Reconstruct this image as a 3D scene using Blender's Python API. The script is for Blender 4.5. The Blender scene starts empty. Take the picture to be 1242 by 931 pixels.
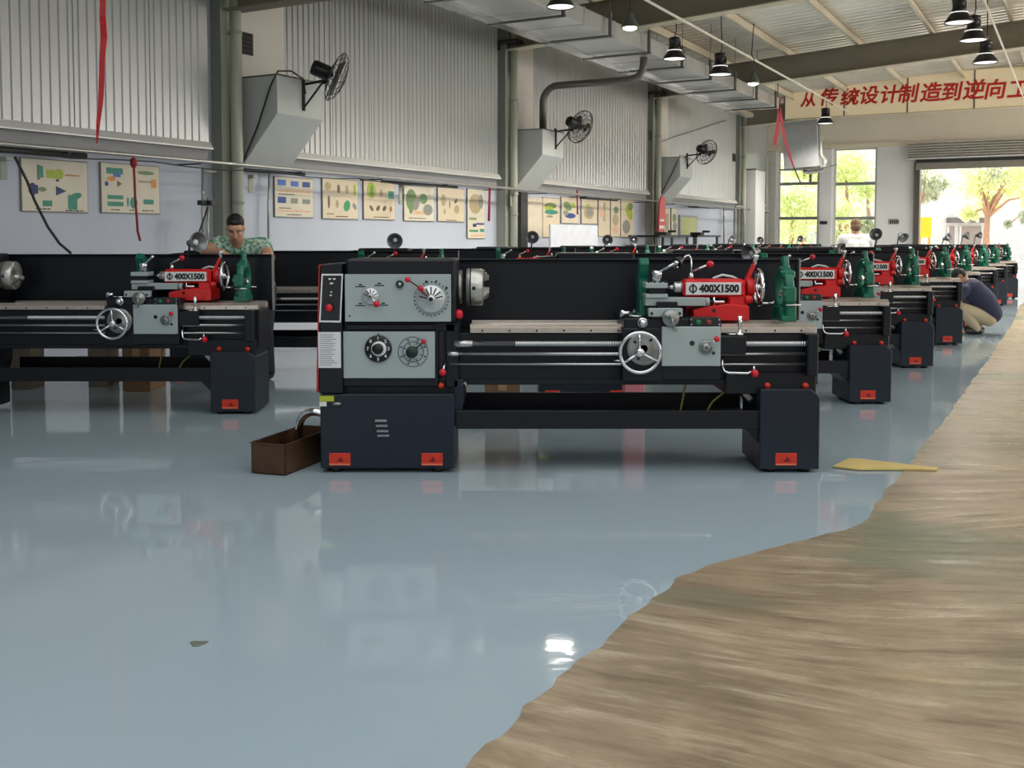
import bpy, bmesh, math, random
from mathutils import Vector, Matrix, Euler
random.seed(7)
PI = math.pi
SC = bpy.context.scene
COL = SC.collection
# ------------------------------------------------------------------ camera model (1242 x 931 frame)
F, CX, CY, PITCH, CAMH = 1250.0, 621.0, 355.5, math.radians(3.0), 1.3
def ray(px, py):
    r, u = (px - CX) / F, (CY - py) / F
    c, s = math.cos(PITCH), math.sin(PITCH)
    return Vector((r, c + u * s, u * c - s))
def P(px, py, Y):                     # point of the pixel at world depth Y
    d = ray(px, py); d = d * (Y / d.y)
    return Vector((d.x, d.y, d.z + CAMH))
def G(px, py, z=0.0):                 # point of the pixel on a horizontal plane
    d = ray(px, py); d = d * ((z - CAMH) / d.z)
    return Vector((d.x, d.y, z))
# hall frame: t along the left wall, s out from it
WD = Vector((0.4834, 0.8754, 0)); WN = Vector((0.8754, -0.4834, 0)); W0 = Vector((-11.17, 0, 0))
def W(t, s, z): return W0 + WD * t + WN * s + Vector((0, 0, z))
def wall_px(px, py, s=0.0):           # pixel on the left wall plane -> (t, z)
    d = ray(px, py); o = Vector((0, 0, CAMH)) - W0
    k = (s - o.dot(WN)) / d.dot(WN); p = o + d * k
    return p.dot(WD), p.z
def end_px(px, py, t):                # pixel on a plane across the hall -> (s, z)
    d = ray(px, py); o = Vector((0, 0, CAMH)) - W0
    k = (t - o.dot(WD)) / d.dot(WD); p = o + d * k
    return p.dot(WN), p.z
HALL = Matrix((( WD.x, WN.x, 0, W0.x), (WD.y, WN.y, 0, W0.y), (0, 0, 1, 0), (0, 0, 0, 1)))   # (t, s, z) -> world
# ------------------------------------------------------------------ materials
def lin(c):
    c = c / 255.0
    return c / 12.92 if c <= 0.04045 else ((c + 0.055) / 1.055) ** 2.4
def rgb(r, g, b): return (lin(r), lin(g), lin(b), 1.0)
MATS = {}
def mat(name, col, rough=0.5, metal=0.0, var=0.06, scale=6.0, bump=0.0, coat=0.0, emit=None, emit_s=0.0, spec=0.5):
    if name in MATS: return MATS[name]
    m = bpy.data.materials.new(name); m.use_nodes = True
    nt = m.node_tree; b = nt.nodes['Principled BSDF']
    b.inputs['Roughness'].default_value = rough; b.inputs['Metallic'].default_value = metal
    b.inputs['Specular IOR Level'].default_value = spec
    b.inputs['Coat Weight'].default_value = coat; b.inputs['Coat Roughness'].default_value = 0.1
    tc = nt.nodes.new('ShaderNodeTexCoord'); nz = nt.nodes.new('ShaderNodeTexNoise')
    nz.inputs['Scale'].default_value = scale; nz.inputs['Detail'].default_value = 4
    nt.links.new(tc.outputs['Object'], nz.inputs['Vector'])
    rp = nt.nodes.new('ShaderNodeValToRGB'); rp.color_ramp.elements[0].position = 0.3; rp.color_ramp.elements[1].position = 0.7
    rp.color_ramp.elements[0].color = [c * (1 - var) for c in col[:3]] + [1]
    rp.color_ramp.elements[1].color = [min(1, c * (1 + var)) for c in col[:3]] + [1]
    nt.links.new(nz.outputs['Fac'], rp.inputs['Fac']); nt.links.new(rp.outputs['Color'], b.inputs['Base Color'])
    if bump:
        bp = nt.nodes.new('ShaderNodeBump'); bp.inputs['Strength'].default_value = bump; bp.inputs['Distance'].default_value = 0.01
        nt.links.new(nz.outputs['Fac'], bp.inputs['Height']); nt.links.new(bp.outputs['Normal'], b.inputs['Normal'])
    if emit:
        b.inputs['Emission Color'].default_value = emit; b.inputs['Emission Strength'].default_value = emit_s
    MATS[name] = m
    return m
# ------------------------------------------------------------------ mesh builder
def frame(axis):
    a = Vector(axis).normalized()
    h = Vector((0, 0, 1)) if abs(a.z) < 0.9 else Vector((1, 0, 0))
    u = a.cross(h).normalized(); v = a.cross(u).normalized()
    return u, v, a
class MB:
    def __init__(self, M=None): self.bm = bmesh.new(); self.M = M
    def _p(self, v):
        v = Vector(v); return self.M @ v if self.M is not None else v
    def face(self, pts, m=0, smooth=False):
        try:
            f = self.bm.faces.new([self.bm.verts.new(self._p(p)) for p in pts]); f.material_index = m; f.smooth = smooth
        except ValueError: pass
        return self
    def box(self, a, b, m=0, bev=0.0, R=None, seg=1):
        a, b = Vector(a), Vector(b); lo = Vector(map(min, a, b)); hi = Vector(map(max, a, b)); c = (lo + hi) / 2
        vs = []
        for x in (lo.x, hi.x):
            for y in (lo.y, hi.y):
                for z in (lo.z, hi.z):
                    p = Vector((x, y, z))
                    if R is not None: p = c + R @ (p - c)
                    vs.append(self.bm.verts.new(self._p(p)))
        fs = [self.bm.faces.new([vs[i] for i in q]) for q in ((0,1,3,2),(4,6,7,5),(0,4,5,1),(2,3,7,6),(0,2,6,4),(1,5,7,3))]
        for f in fs: f.material_index = m
        if bev:
            bev = min(bev, 0.45 * min(hi - lo))
            es = list({e for f in fs for e in f.edges})
            r = bmesh.ops.bevel(self.bm, geom=es, offset=bev, segments=seg, affect='EDGES', profile=0.5)
            for f in r['faces']: f.material_index = m
        return self
    def prism(self, pts, ext, m=0, bev=0.0):     # polygon (3-D points) pushed along ext
        ext = Vector(ext); n = len(pts)
        A = [self.bm.verts.new(self._p(p)) for p in pts]; B = [self.bm.verts.new(self._p(Vector(p) + ext)) for p in pts]
        fs = [self.bm.faces.new(A[::-1]), self.bm.faces.new(B)]
        for i in range(n): fs.append(self.bm.faces.new([A[i], A[(i+1) % n], B[(i+1) % n], B[i]]))
        for f in fs: f.material_index = m
        if bev:
            es = list({e for f in fs for e in f.edges})
            r = bmesh.ops.bevel(self.bm, geom=es, offset=bev, segments=1, affect='EDGES', profile=0.5)
            for f in r['faces']: f.material_index = m
        return self
    def rev(self, prof, o, axis, m=0, seg=24, smooth=True, closed=False):   # profile [(r, h)] spun about axis at o
        u, v, a = frame(axis); o = Vector(o); rings = []
        for r, h in prof:
            if r <= 1e-6: rings.append([self.bm.verts.new(self._p(o + a * h))])
            else: rings.append([self.bm.verts.new(self._p(o + a * h + u * (r * math.cos(2*PI*i/seg)) + v * (r * math.sin(2*PI*i/seg)))) for i in range(seg)])
        n = len(rings)
        for k in range(n if closed else n - 1):
            A, B = rings[k], rings[(k+1) % n]
            if len(A) == 1 and len(B) == 1: continue
            for i in range(seg):
                j = (i + 1) % seg
                if len(A) == 1: f = [A[0], B[i], B[j]]
                elif len(B) == 1: f = [A[i], B[0], A[j]]
                else: f = [A[i], B[i], B[j], A[j]]
                f = self.bm.faces.new(f); f.material_index = m; f.smooth = smooth
        if not closed:
            for ring, fl in ((rings[0], False), (rings[-1], True)):
                if len(ring) > 2:
                    f = self.bm.faces.new(ring if fl else ring[::-1]); f.material_index = m
        return self
    def cyl(self, p0, p1, r, m=0, seg=20, r1=None, bev=0.0):
        p0, p1 = Vector(p0), Vector(p1); L = (p1 - p0).length; r1 = r if r1 is None else r1
        pr = [(r, 0), (r1, L)] if not bev else [(r-bev, 0), (r, bev), (r1, L-bev), (r1-bev, L)]
        return self.rev(pr, p0, p1 - p0, m, seg)
    def ball(self, c, r, m=0, seg=16, sc=(1,1,1), R=None):
        c = Vector(c); n = seg // 2; rows = []
        for k in range(n + 1):
            th = PI * k / n; row = []
            for i in range(1 if k in (0, n) else seg):
                ph = 2 * PI * i / seg
                p = Vector((r*sc[0]*math.sin(th)*math.cos(ph), r*sc[1]*math.sin(th)*math.sin(ph), r*sc[2]*math.cos(th)))
                if R is not None: p = R @ p
                row.append(self.bm.verts.new(self._p(c + p)))
            rows.append(row)
        for k in range(n):
            A, B = rows[k], rows[k+1]
            for i in range(seg):
                j = (i + 1) % seg
                if len(A) == 1: f = [A[0], B[i], B[j]]
                elif len(B) == 1: f = [A[i], B[0], A[j]]
                else: f = [A[i], B[i], B[j], A[j]]
                f = self.bm.faces.new(f); f.smooth = True; f.material_index = m
        return self
    def tube(self, pts, r, m=0, seg=8, closed=False, radii=None, flat=None):
        pts = [Vector(p) for p in pts]; n = len(pts); rings = []
        prev = None
        for k in range(n):
            if closed: d = pts[(k+1) % n] - pts[k-1]
            else: d = pts[min(k+1, n-1)] - pts[max(k-1, 0)]
            d.normalize()
            if prev is None: u, v, _ = frame(d)
            else:
                u = (prev - d * prev.dot(d))
                u = u.normalized() if u.length > 1e-6 else frame(d)[0]
                v = d.cross(u)
            prev = u
            rr = radii[k] if radii else r
            rings.append([self.bm.verts.new(self._p(pts[k] + u*(rr*math.cos(2*PI*i/seg)) + v*(rr*math.sin(2*PI*i/seg)))) for i in range(seg)])
        for k in range(n if closed else n - 1):
            A, B = rings[k], rings[(k+1) % n]
            for i in range(seg):
                j = (i + 1) % seg
                f = self.bm.faces.new([A[i], A[j], B[j], B[i]]); f.smooth = True; f.material_index = m
        if not closed:
            for f in (self.bm.faces.new(rings[0][::-1]), self.bm.faces.new(rings[-1])): f.material_index = m
        return self
    def ribbon(self, pts, w, th, m=0, wdir=(1,0,0)):     # flat strip with thickness
        wd = Vector(wdir); rows = []
        for k, p in enumerate(pts):
            p = Vector(p); ww = w[k] if isinstance(w, (list, tuple)) else w
            d = Vector(pts[min(k+1, len(pts)-1)]) - Vector(pts[max(k-1, 0)])
            n = d.cross(wd).normalized() * th / 2; h = wd * ww / 2
            rows.append([self.bm.verts.new(self._p(q)) for q in (p-h-n, p+h-n, p+h+n, p-h+n)])
        for k in range(len(rows) - 1):
            for i in range(4):
                f = self.bm.faces.new([rows[k][i], rows[k][(i+1) % 4], rows[k+1][(i+1) % 4], rows[k+1][i]]); f.material_index = m
        self.bm.faces.new(rows[0][::-1]).material_index = m; self.bm.faces.new(rows[-1]).material_index = m
        return self
    def text(self, s, size, T, m=0, ext=0.0006, bold=0.0, shear=0.0, sx=1.0, space=1.0):
        cu = bpy.data.curves.new('lettering', 'FONT'); cu.body = s; cu.size = size; cu.align_x = 'CENTER'; cu.align_y = 'CENTER'
        cu.extrude = ext; cu.offset = bold; cu.shear = shear; cu.resolution_u = 3; cu.space_character = space
        o = bpy.data.objects.new('lettering', cu); COL.objects.link(o)
        dg = bpy.context.evaluated_depsgraph_get(); e = o.evaluated_get(dg); me = e.to_mesh()
        vm = [self.bm.verts.new(self._p(T @ Vector((v.co.x * sx, v.co.y, v.co.z)))) for v in me.vertices]
        for p in me.polygons:
            try:
                f = self.bm.faces.new([vm[i] for i in p.vertices]); f.material_index = m
            except ValueError: pass
        e.to_mesh_clear(); bpy.data.objects.remove(o); bpy.data.curves.remove(cu)
        return self
    def build(self, name, mats, parent=None, loc=None, fixn=True, **props):
        bm = self.bm
        if fixn: bmesh.ops.recalc_face_normals(bm, faces=bm.faces[:])
        me = bpy.data.meshes.new(name); bm.to_mesh(me); bm.free()
        for mm in (mats if isinstance(mats, (list, tuple)) else [mats]): me.materials.append(mm)
        o = bpy.data.objects.new(name, me); COL.objects.link(o)
        if loc is not None: o.location = loc
        if parent: o.parent = parent
        for k, v in props.items(): o[k] = v
        return o
def origin(o, p):                      # put a mesh object's origin at world point p (its base)
    p = Vector(p); o.data.transform(Matrix.Translation(-(p - o.location))); o.location = p
    return o
def thing(name, label, cat, loc=(0,0,0), rotz=0.0, group=None):
    o = bpy.data.objects.new(name, None); COL.objects.link(o); o.location = loc; o.rotation_euler = (0, 0, rotz)
    o.empty_display_size = 0.2; o['label'] = label; o['category'] = cat
    if group: o['group'] = group
    return o
def tag(o, label, cat, group=None):
    o['label'] = label; o['category'] = cat
    if group: o['group'] = group
    return o
def struct(o): o['kind'] = 'structure'; return o
def dup(root, loc, label, rotz=None, skip=()):
    r = root.copy(); COL.objects.link(r); r.location = loc; r['label'] = label
    if rotz is not None: r.rotation_euler = (0, 0, rotz)
    def rec(src, dst):
        for ch in list(src.children):
            if ch.name.split('.')[0] in skip: continue
            c = ch.copy(); COL.objects.link(c); c.parent = dst; rec(ch, c)
    rec(root, r)
    return r
def arc(c, r, a0, a1, n, u, v):
    c, u, v = Vector(c), Vector(u), Vector(v)
    return [c + u * (r*math.cos(a0 + (a1-a0)*i/n)) + v * (r*math.sin(a0 + (a1-a0)*i/n)) for i in range(n + 1)]
# ------------------------------------------------------------------ palette
NAVY = mat('machine_navy_paint', rgb(25, 34, 46), 0.36, 0, 0.05, 3, spec=.35)
NAVY2 = mat('machine_black_paint', rgb(14, 18, 26), 0.4, 0, 0.06, 5, spec=.35)
PLATE = mat('grey_panel_plate', rgb(164, 176, 175), 0.38, 0, 0.03, 4)
STEEL = mat('ground_steel', rgb(196, 198, 198), 0.24, 0.9, 0.06, 30)
CHROME = mat('chrome', rgb(225, 228, 230), 0.1, 1.0, 0.02, 10)
CAST = mat('machined_cast_iron', rgb(150, 152, 148), 0.34, 0.75, 0.08, 25)
WAYS = mat('bed_way_steel', rgb(205, 196, 186), 0.28, 0.7, 0.06, 20)
RED = mat('tailstock_red_paint', rgb(206, 24, 24), 0.3, 0, 0.05, 6)
KNOB = mat('red_knob_plastic', rgb(205, 22, 45), 0.22, 0, 0.02, 6)
TAGR = mat('orange_red_tag', rgb(205, 52, 26), 0.4, 0, 0.1, 30)
GREEN = mat('rest_green_paint', rgb(14, 104, 80), 0.33, 0, 0.08, 8)
BLACK = mat('black_plastic', rgb(14, 14, 16), 0.35, 0, 0.05, 8)
INK = mat('black_ink', rgb(18, 19, 22), 0.6, 0, 0.02, 8)
WHITE = mat('white_label', rgb(222, 224, 222), 0.45, 0, 0.03, 12)
SILVER = mat('silver_dial', rgb(205, 208, 208), 0.25, 0.6, 0.05, 20)
YGREEN = mat('yellow_green_sticker', rgb(176, 190, 40), 0.5)
GREENB = mat('green_push_button', rgb(30, 110, 70), 0.3)
BUFF = mat('paper_grey_print', rgb(150, 155, 158), 0.6)
# ================================================================== the lathe (measured on the nearest one, then copied)
R0 = G(995, 573.5); YF = R0.y; XL = P(384, 573.5, YF).x
LO = Vector(((XL + R0.x) / 2, YF + 0.25, 0))            # base of the nearest lathe
def lp(px, py, d):
    p = P(px, py, YF + d); return Vector((p.x - LO.x, d - 0.25, p.z))
def bx(mb, x0, y0, x1, y1, d0, d1, m=0, bev=0.004, dref=None, z0=None, z1=None):
    q = d0 if dref is None else dref
    a, b = lp(x0, y0, q), lp(x1, y1, q)
    return mb.box((a.x, d0 - 0.25, a.z if z1 is None else z1), (b.x, d1 - 0.25, b.z if z0 is None else z0), m, bev)
LATHES = 'rows of black metalworking lathes'
lathe = thing('lathe', 'large black metalworking lathe standing complete and nearest, with a rusty box at its left foot', 'lathe', LO, 0, LATHES)
FY = Vector((0, -1, 0))
# --- cabinets
mb = MB(); bx(mb, 388, 478, 551, 568, 0.0, 0.44, 0, 0.006)
for px in (405, 530):
    for d in (0.06, 0.36):
        a = lp(px, 570, 0); mb.cyl((a.x, d - 0.25, 0), (a.x, d - 0.25, 0.03), 0.035, 1, 14)
a, b = lp(552, 462, 0), lp(560, 500, 0)
mb.prism([(a.x-.01, -.2, a.z), (a.x + .045, -.2, a.z), (a.x + .045, -.2, a.z-.13), (a.x+.012, -.2, a.z-.26), (a.x-.01, -.2, a.z-.26)], (0, 0.34, 0), 0, 0.004)
cab = mb.build('headstock_cabinet', [NAVY, BLACK], lathe)
def warning_tag(px, parent):
    mb = MB(); bx(mb, px - 13, 549.5, px + 13, 564.5, -0.006, 0.004, 0, 0.002); bx(mb, px - 12.5, 562, px + 12.5, 564, -0.0075, -0.004, 1, 0)
    c = lp(px, 556, 0)
    mb.prism([(c.x-.018, -.2575, c.z-.016), (c.x+.022, -.2575, c.z-.016), (c.x+.008, -.2575, c.z+.012)], (0, .003, 0), 2)
    return mb.build('warning_tag', [TAGR, mat('pale_orange_edge', rgb(226, 120, 90), .4), mat('dark_red_print', rgb(120, 14, 14), 0.5)], parent, label='orange red tag near the foot')
warning_tag(412, cab); warning_tag(524, cab)
mb = MB()
for i, y in enumerate((510, 516, 522.5, 528)):
    a, b = lp(455 + i, y, 0), lp(469 + i, y, 0)
    mb.prism([(a.x, -.25, a.z + .006), (a.x, -.262, a.z - .004), (a.x, -.25, a.z - .008)], (b.x - a.x, 0, 0), 0)
mb.build('louvre', mat('worn_louvre_edge', rgb(120, 128, 134), .4), cab)  # paler grey paints in the light caught on the louvre edges
mb = MB(); bx(mb, 387.5, 480, 405, 486.6, -0.003, 0.002, 0, 0); bx(mb, 387.5, 487, 396, 492.5, -0.003, 0.002, 1, 0)
mb.build('sticker', [YGREEN, WHITE], cab, label='yellow green sticker above a small white one')
mb = MB(); c = lp(408.5, 489.5, -.01); mb.ball(c, .017, 0, 12, (1.6, .8, .6)); mb.build('latch', CAST, cab)
mb = MB()
a = lp(921, 568, 0); b = lp(995, 476, 0); xl, xr, zt = a.x, b.x, lp(960, 481.5, 0).z
zb = lp(960, 569, 0).z; zt2 = lp(985, 472, 0).z; xs = lp(984, 472, 0).x
mb.prism([(xl, -.25, zb), (xr, -.25, zb), (xr, -.25, zt), (xs, -.25, zt2), (xl, -.25, zt2)], (0, .44, 0), 0, .005)
for x in (xl + .07, xr - .07):
    for d in (0.06, 0.36): mb.cyl((x, d - 0.25, 0), (x, d - 0.25, 0.03), 0.035, 1, 14)
tcab = mb.build('tailstock_cabinet', [NAVY, BLACK], lathe)
warning_tag(953.5, tcab)
mb = MB(); mb.prism([lp(893, 472, .12), lp(903, 469.5, .12), lp(917, 484, .12), lp(908, 489.5, .12)], (0, .08, 0), 0, .003)
mb.prism([lp(896, 473, .115), lp(903, 471.5, .115), lp(913, 482.5, .115), lp(908, 486, .115)], (0, .004, 0), 1)
mb.build('coolant_outlet', [NAVY2, CAST], tcab, label='slanted black coolant outlet')
for px in (930, 976):
    mb = MB(); c = lp(px, 467, .07); mb.rev([(.018, -.03), (.018, .018), (.013, .026), (0, .028)], c, FY, 0, 14); mb.build('foot_bolt_cap', TAGR, lathe, label='red cap')
# --- chip tray
mb = MB(); a, b = lp(553, 498, .02), lp(925, 520, .02); zt, zb = a.z, b.z
mb.box((a.x, -.23, zb), (b.x, -.215, zt), 0, .003); mb.box((a.x, .33, zb), (b.x, .345, zt + .02), 0, .003)
mb.box((a.x, -.22, zb + .012), (b.x, .335, zb + .03), 0, 0)
c = lp(921, 520, .02); mb.prism([(c.x - .09, -.22, zb + .01), (c.x + .02, -.22, zb + .01), (c.x + .02, -.22, zb - .1)], (0, .38, 0), 0)
mb.build('chip_tray', NAVY2, lathe)
# --- bed
mb = MB(); a, b = lp(545, 403, .1), lp(992, 466, .1)
mb.box((a.x, -.15, b.z), (b.x, .17, a.z - .005), 0, .005)
bx(mb, 880, 452, 990, 478, .06, .4, 0, .005); bx(mb, 545, 452, 556, 478, .06, .4, 0, .004)
bx(mb, 560, 460, 900, 466.5, .085, .12, 0, .002)
mb.build('bed', NAVY2, lathe)
mb = MB(); a, b = lp(570, 396.5, .09), lp(991, 404, .09)
mb.box((a.x, -.16, b.z), (b.x, -.075, a.z), 0, .003); mb.box((a.x, .1, b.z), (b.x, .18, a.z), 0, .003)
for d in (-.125, .14): mb.prism([(a.x, d - .028, a.z - .002), (a.x, d, a.z + .016), (a.x, d + .028, a.z - .002)], (b.x - a.x, 0, 0), 0)
for i, x in enumerate(list(range(585, 755, 33)) + [905, 940, 972]):
    c = lp(x, 400.8, .088); mb.cyl(c + Vector((0, -.002, 0)), c + Vector((0, .01, 0)), .0055, 1, 10)
mb.box((a.x, -.158, a.z - .0005), (b.x, -.154, a.z + .0012), 2, 0)
mb.build('bed_way', [WAYS, NAVY2, mat('way_oil_line', rgb(176, 120, 78), .4, .4)], lathe)
# --- headstock
mb = MB(); bx(mb, 419, 314, 552.5, 391, .02, .47, 0, .012); bx(mb, 540, 392, 556, 470, .05, .42, 0, .006)
mb.cyl(lp(551, 348, .26), lp(557.5, 348, .26), .075, 0, 28, bev=.004)
bx(mb, 417, 391, 552, 402, .05, .44, 0, .004)
head = mb.build('headstock', NAVY2, lathe)
mb = MB(); bx(mb, 418, 332.5, 547, 390, .008, .024, 0, .002); c = lp(424, 383, .006); mb.cyl(c, c + Vector((0, .01, 0)), .005, 1, 8)
for (x, y, s) in ((437, 347.5, 1), (460, 346, 1), (437, 370.5, 1), (465, 370, 1)):      # engraved speed marks
    bx(mb, x - 6, y - .6, x + 6, y + .6, .0065, .009, 1, 0); bx(mb, x - 2, y - 3.2, x + 2, y - 1.6, .0065, .009, 1, 0)
for (x, y, r) in ((517, 341.5, 1.6), (529, 341, 1.2), (541.5, 349, 1.6), (540, 374, 1.0)):
    c = lp(x, y, .004); mb.cyl(c, c + Vector((0, .006, 0)), r / 217, 1, 10)
mb.build('speed_panel', [PLATE, INK], head, label='light grey panel plate with two speed dials')
def dial(px, py, r, d, name, parent, ticks=0, tr=None, spokes=5):
    mb = MB(); c = lp(px, py, d); s = 4.55e-3
    mb.rev([(r*s, -.012), (r*s, .004), (r*s*.94, .008), (r*s*.3, .006), (r*s*.28, .022), (r*s*.2, .026), (0, .026)], c, FY, 0, 32)
    for i in range(spokes):
        a = PI * (i + .5) / spokes
        mb.box(c + Vector((r*s*.3, -.0095, -.0016 * r / 8)), c + Vector((r*s*.86, -.007, .0016 * r / 8)), 1, 0)
        sel = mb.bm.verts[-8:] if False else None
        mb.bm.verts.ensure_lookup_table()
        for v in list(mb.bm.verts)[-8:]:
            v.co = c + Matrix.Rotation(-a, 3, 'Y') @ (v.co - c)
    for i in range(ticks):
        a = 2 * PI * i / ticks + .1
        q = c + Vector((math.cos(a) * tr * s, .0085, math.sin(a) * tr * s)); mb.box(q - Vector((.0035, .003, .0035)), q + Vector((.0035, 0, .0035)), 1, 0)
    mb.cyl(c + Vector((0, -.028, 0)), c + Vector((0, -.024, 0)), r * s * .16, 1, 12)
    return mb.build(name, [SILVER, INK], parent)
dial(449.5, 359, 10, -.002, 'range_dial', head, 0)
dial(523, 362.5, 17, -.002, 'spindle_dial', head, 26, 20.5, 7)
def lever(p, q, name, parent, r=.006, ball=.019, stick=CHROME, both=False, lab='red ball lever'):
    mb = MB(); mb.cyl(p, q, r, 0, 10); mb.ball(q, ball, 1, 14)
    if both: mb.ball(p, ball, 1, 14)
    return mb.build(name, [stick, KNOB], parent, label=lab)
lever(lp(450, 360, -.03), lp(456.5, 368.5, -.05), 'range_lever', head)
lever(lp(510.5, 350, -.03), lp(494.5, 339, -.05), 'spindle_lever', head, .004, .016, mat('dark_rod', rgb(70, 30, 34), .4, .4), True)
mb = MB(); c = lp(485, 344.5, .004); mb.rev([(.022, 0), (.022, .01), (.015, .012), (.013, .006), (0, .006)], c, FY, 0, 20); mb.ball(c + Vector((0, -.004, 0)), .011, 1, 12)
mb.build('oil_sight_glass', [mat('dark_green_ring', rgb(28, 52, 44), .25), SILVER], head)
mb = MB(); c = lp(556.5, 381, .05); mb.ball(c, .024, 0, 14, (1, 1, 1.15)); mb.cyl(c, c + Vector((-.05, .06, 0)), .007, 1, 8)
mb.build('reverse_knob', [KNOB, CHROME], head, label='red knob below the chuck')
# --- chuck
c = lp(560, 348, .26); AX = Vector((1, 0, 0))
mb = MB(); mb.rev([(.055, 0), (.095, 0), (.098, .006), (.098, .022), (.075, .026), (.06, .03)], c - AX * .02, AX, 0, 32); mb.build('spindle_flange', CAST, lathe)
c = lp(566, 348, .26)
mb = MB(); mb.rev([(.09, 0), (.102, 0), (.107, .005), (.107, .088), (.102, .095), (.03, .095), (.03, .07), (0, .07)], c, AX, 0, 40)
for i in range(3):
    a = 2 * PI * i / 3 + .5; q = c + AX * .045 + Vector((0, math.sin(a), math.cos(a))) * .1
    mb.cyl(q, q + Vector((0, math.sin(a), math.cos(a))) * .009, .011, 1, 12)
mb.rev([(.1075, .02), (.109, .022), (.109, .026), (.1075, .028)], c, AX, 1, 40)
chuck = mb.build('chuck', [mat('bright_turned_steel', rgb(196, 196, 188), .3, .7, .06, 25), BLACK], lathe)
for i in range(3):
    a = 2 * PI * i / 3 + .15; R = Matrix.Rotation(a, 3, 'X'); mb = MB()
    for (x0, x1, z0, z1) in ((.085, .104, .035, .1), (.102, .118, .04, .086), (.116, .129, .045, .07)):
        mb.box((x0, -.015, z0), (x1, .015, z1), 0, .002)
    for v in mb.bm.verts: v.co = c + R @ v.co
    mb.build('jaw', CAST, chuck)
# --- feed gearbox
mb = MB(); bx(mb, 415, 400, 531, 469, .035, .42, 0, .006); bx(mb, 420, 393.5, 527, 400, .03, .3, 0, .003)
for x in (437, 504): mb.cyl(lp(x, 397, .026), lp(x, 397, .034), .005, 1, 8)
bx(mb, 416, 459, 555, 479, .07, .42, 0, .004)
gear = mb.build('feed_gearbox', [NAVY2, BLACK], lathe)
mb = MB(); bx(mb, 416, 402, 527.5, 458.5, .022, .038, 0, .002)
c = lp(501, 426.5, .0205); s = 4.6e-3
for r in (18, 12.5):
    mb.tube([c + Vector((math.cos(i*PI/20)*r*s, 0, math.sin(i*PI/20)*r*s)) for i in range(40)], .0016, 1, 4, True)
for i in range(8):
    a = i * PI / 4 + .4; u = Vector((math.cos(a), 0, math.sin(a))); mb.cyl(c + u * 9*s, c + u * 12*s, .0018, 1, 4); mb.box(c + u*15.2*s - Vector((.005, 0, .004)), c + u*15.2*s + Vector((.005, .002, .004)), 1, 0)
mb.build('feed_panel', [PLATE, INK], gear, label='light grey panel plate with feed charts')
mb = MB(); c = lp(459, 422.5, .02)
mb.rev([(16.3*s, 0), (16.3*s, .012), (15.4*s, .015), (9*s, .015), (8.6*s, .0155), (8.2*s, .018), (6.6*s, .02), (6.4*s, .02)], c, FY, 0, 36)
mb.rev([(9.2*s, .0152), (9.2*s, .018), (6.3*s, .021), (6*s, .0205)], c + Vector((.004, 0, 0)), FY, 1, 30); mb.rev([(6.6*s, .015), (6.4*s, .034), (5.6*s, .038), (0, .038)], c, FY, 0, 24)
for i in range(8):
    a = PI/2 - i * PI / 4; q = c + Vector((math.cos(a)*12.6*s, -.0165, math.sin(a)*12.6*s))
    mb.text(str(i + 1), 5.6*s, Matrix.Translation(q) @ Matrix.Rotation(PI/2, 4, 'X'), 1, .0008, .0006)
mb.prism([lp(458, 406.5, .018), lp(460, 406.5, .018), lp(459, 403.5, .018)], (0, .004, 0), 0)
mb.build('feed_dial', [BLACK, WHITE], gear, label='black numbered dial with a pale centre ring')
mb = MB(); c = lp(500, 426.5, .018); mb.rev([(7.2*s, 0), (7*s, .03), (6*s, .035), (0, .035)], c, FY, 0, 24); mb.cyl(c + Vector((.01, -.02, .01)), lp(514, 414, .0), .004, 0, 8); mb.ball(lp(514.2, 414, .0), .014, 1, 12)
mb.build('thread_selector', [mat('dark_green_plastic', rgb(18, 40, 30), .35), KNOB], gear)
lever(lp(539.5, 440, .0), lp(537, 451.5, -.03), 'start_lever', gear, .006, .02)
mb = MB(); mb.rev([(.017, 0), (.016, .012), (.012, .018), (0, .018)], lp(535, 467, .05), FY, 0, 14); mb.build('stop_button', TAGR, gear, label='orange button')
mb = MB(); mb.tube([lp(555, 474, .1), lp(560, 467, .06), lp(564, 464, .04), lp(566.5, 469, .04)], .008, 0, 8); mb.build('brake_lever', CAST, gear)
# --- switch column on the left
mb = MB(); a, b = lp(386.5, 321, 0), lp(414.5, 477, 0)
mb.prism([(a.x + .012, -.25, a.z), (b.x + .004, -.25, a.z + .01), (b.x + .004, -.25, b.z), (lp(387, 477, 0).x, -.25, b.z)], (0, .42, 0), 0, .005)
swc = mb.build('switch_column', NAVY2, lathe)
mb = MB(); pts = [lp(390, 332, -.002), lp(416, 332, -.002), lp(413.5, 391, -.002), lp(387, 390.5, -.002)]
mb.prism(pts, (0, .012, 0), 0); q = [lp(391.6, 334, -.0035), lp(414.2, 334, -.0035), lp(411.8, 388.8, -.0035), lp(388.8, 388.5, -.0035)]; mb.prism(q, (0, .004, 0), 1)
for (x, y, w) in ((400, 338.2, 1.6), (405.5, 338.2, 1.6), (402, 343.5, 2), (401.7, 354, .9), (401.2, 358, 1.2)):
    bx(mb, x - w, y - .9, x + w, y + .9, -.0045, -.003, 2, 0)
swp = mb.build('switch_panel', [STEEL, BLACK, WHITE], swc, label='black switch panel in a silver frame')
mb = MB(); mb.rev([(.012, 0), (.012, .016), (.02, .018), (.021, .026), (.016, .032), (0, .033)], lp(400, 373, -.004), FY, 0, 20); mb.build('emergency_button', KNOB, swc, label='red mushroom button')
mb = MB(); bx(mb, 385.8, 402.5, 413.6, 446, -.003, .003, 0, 0)
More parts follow.
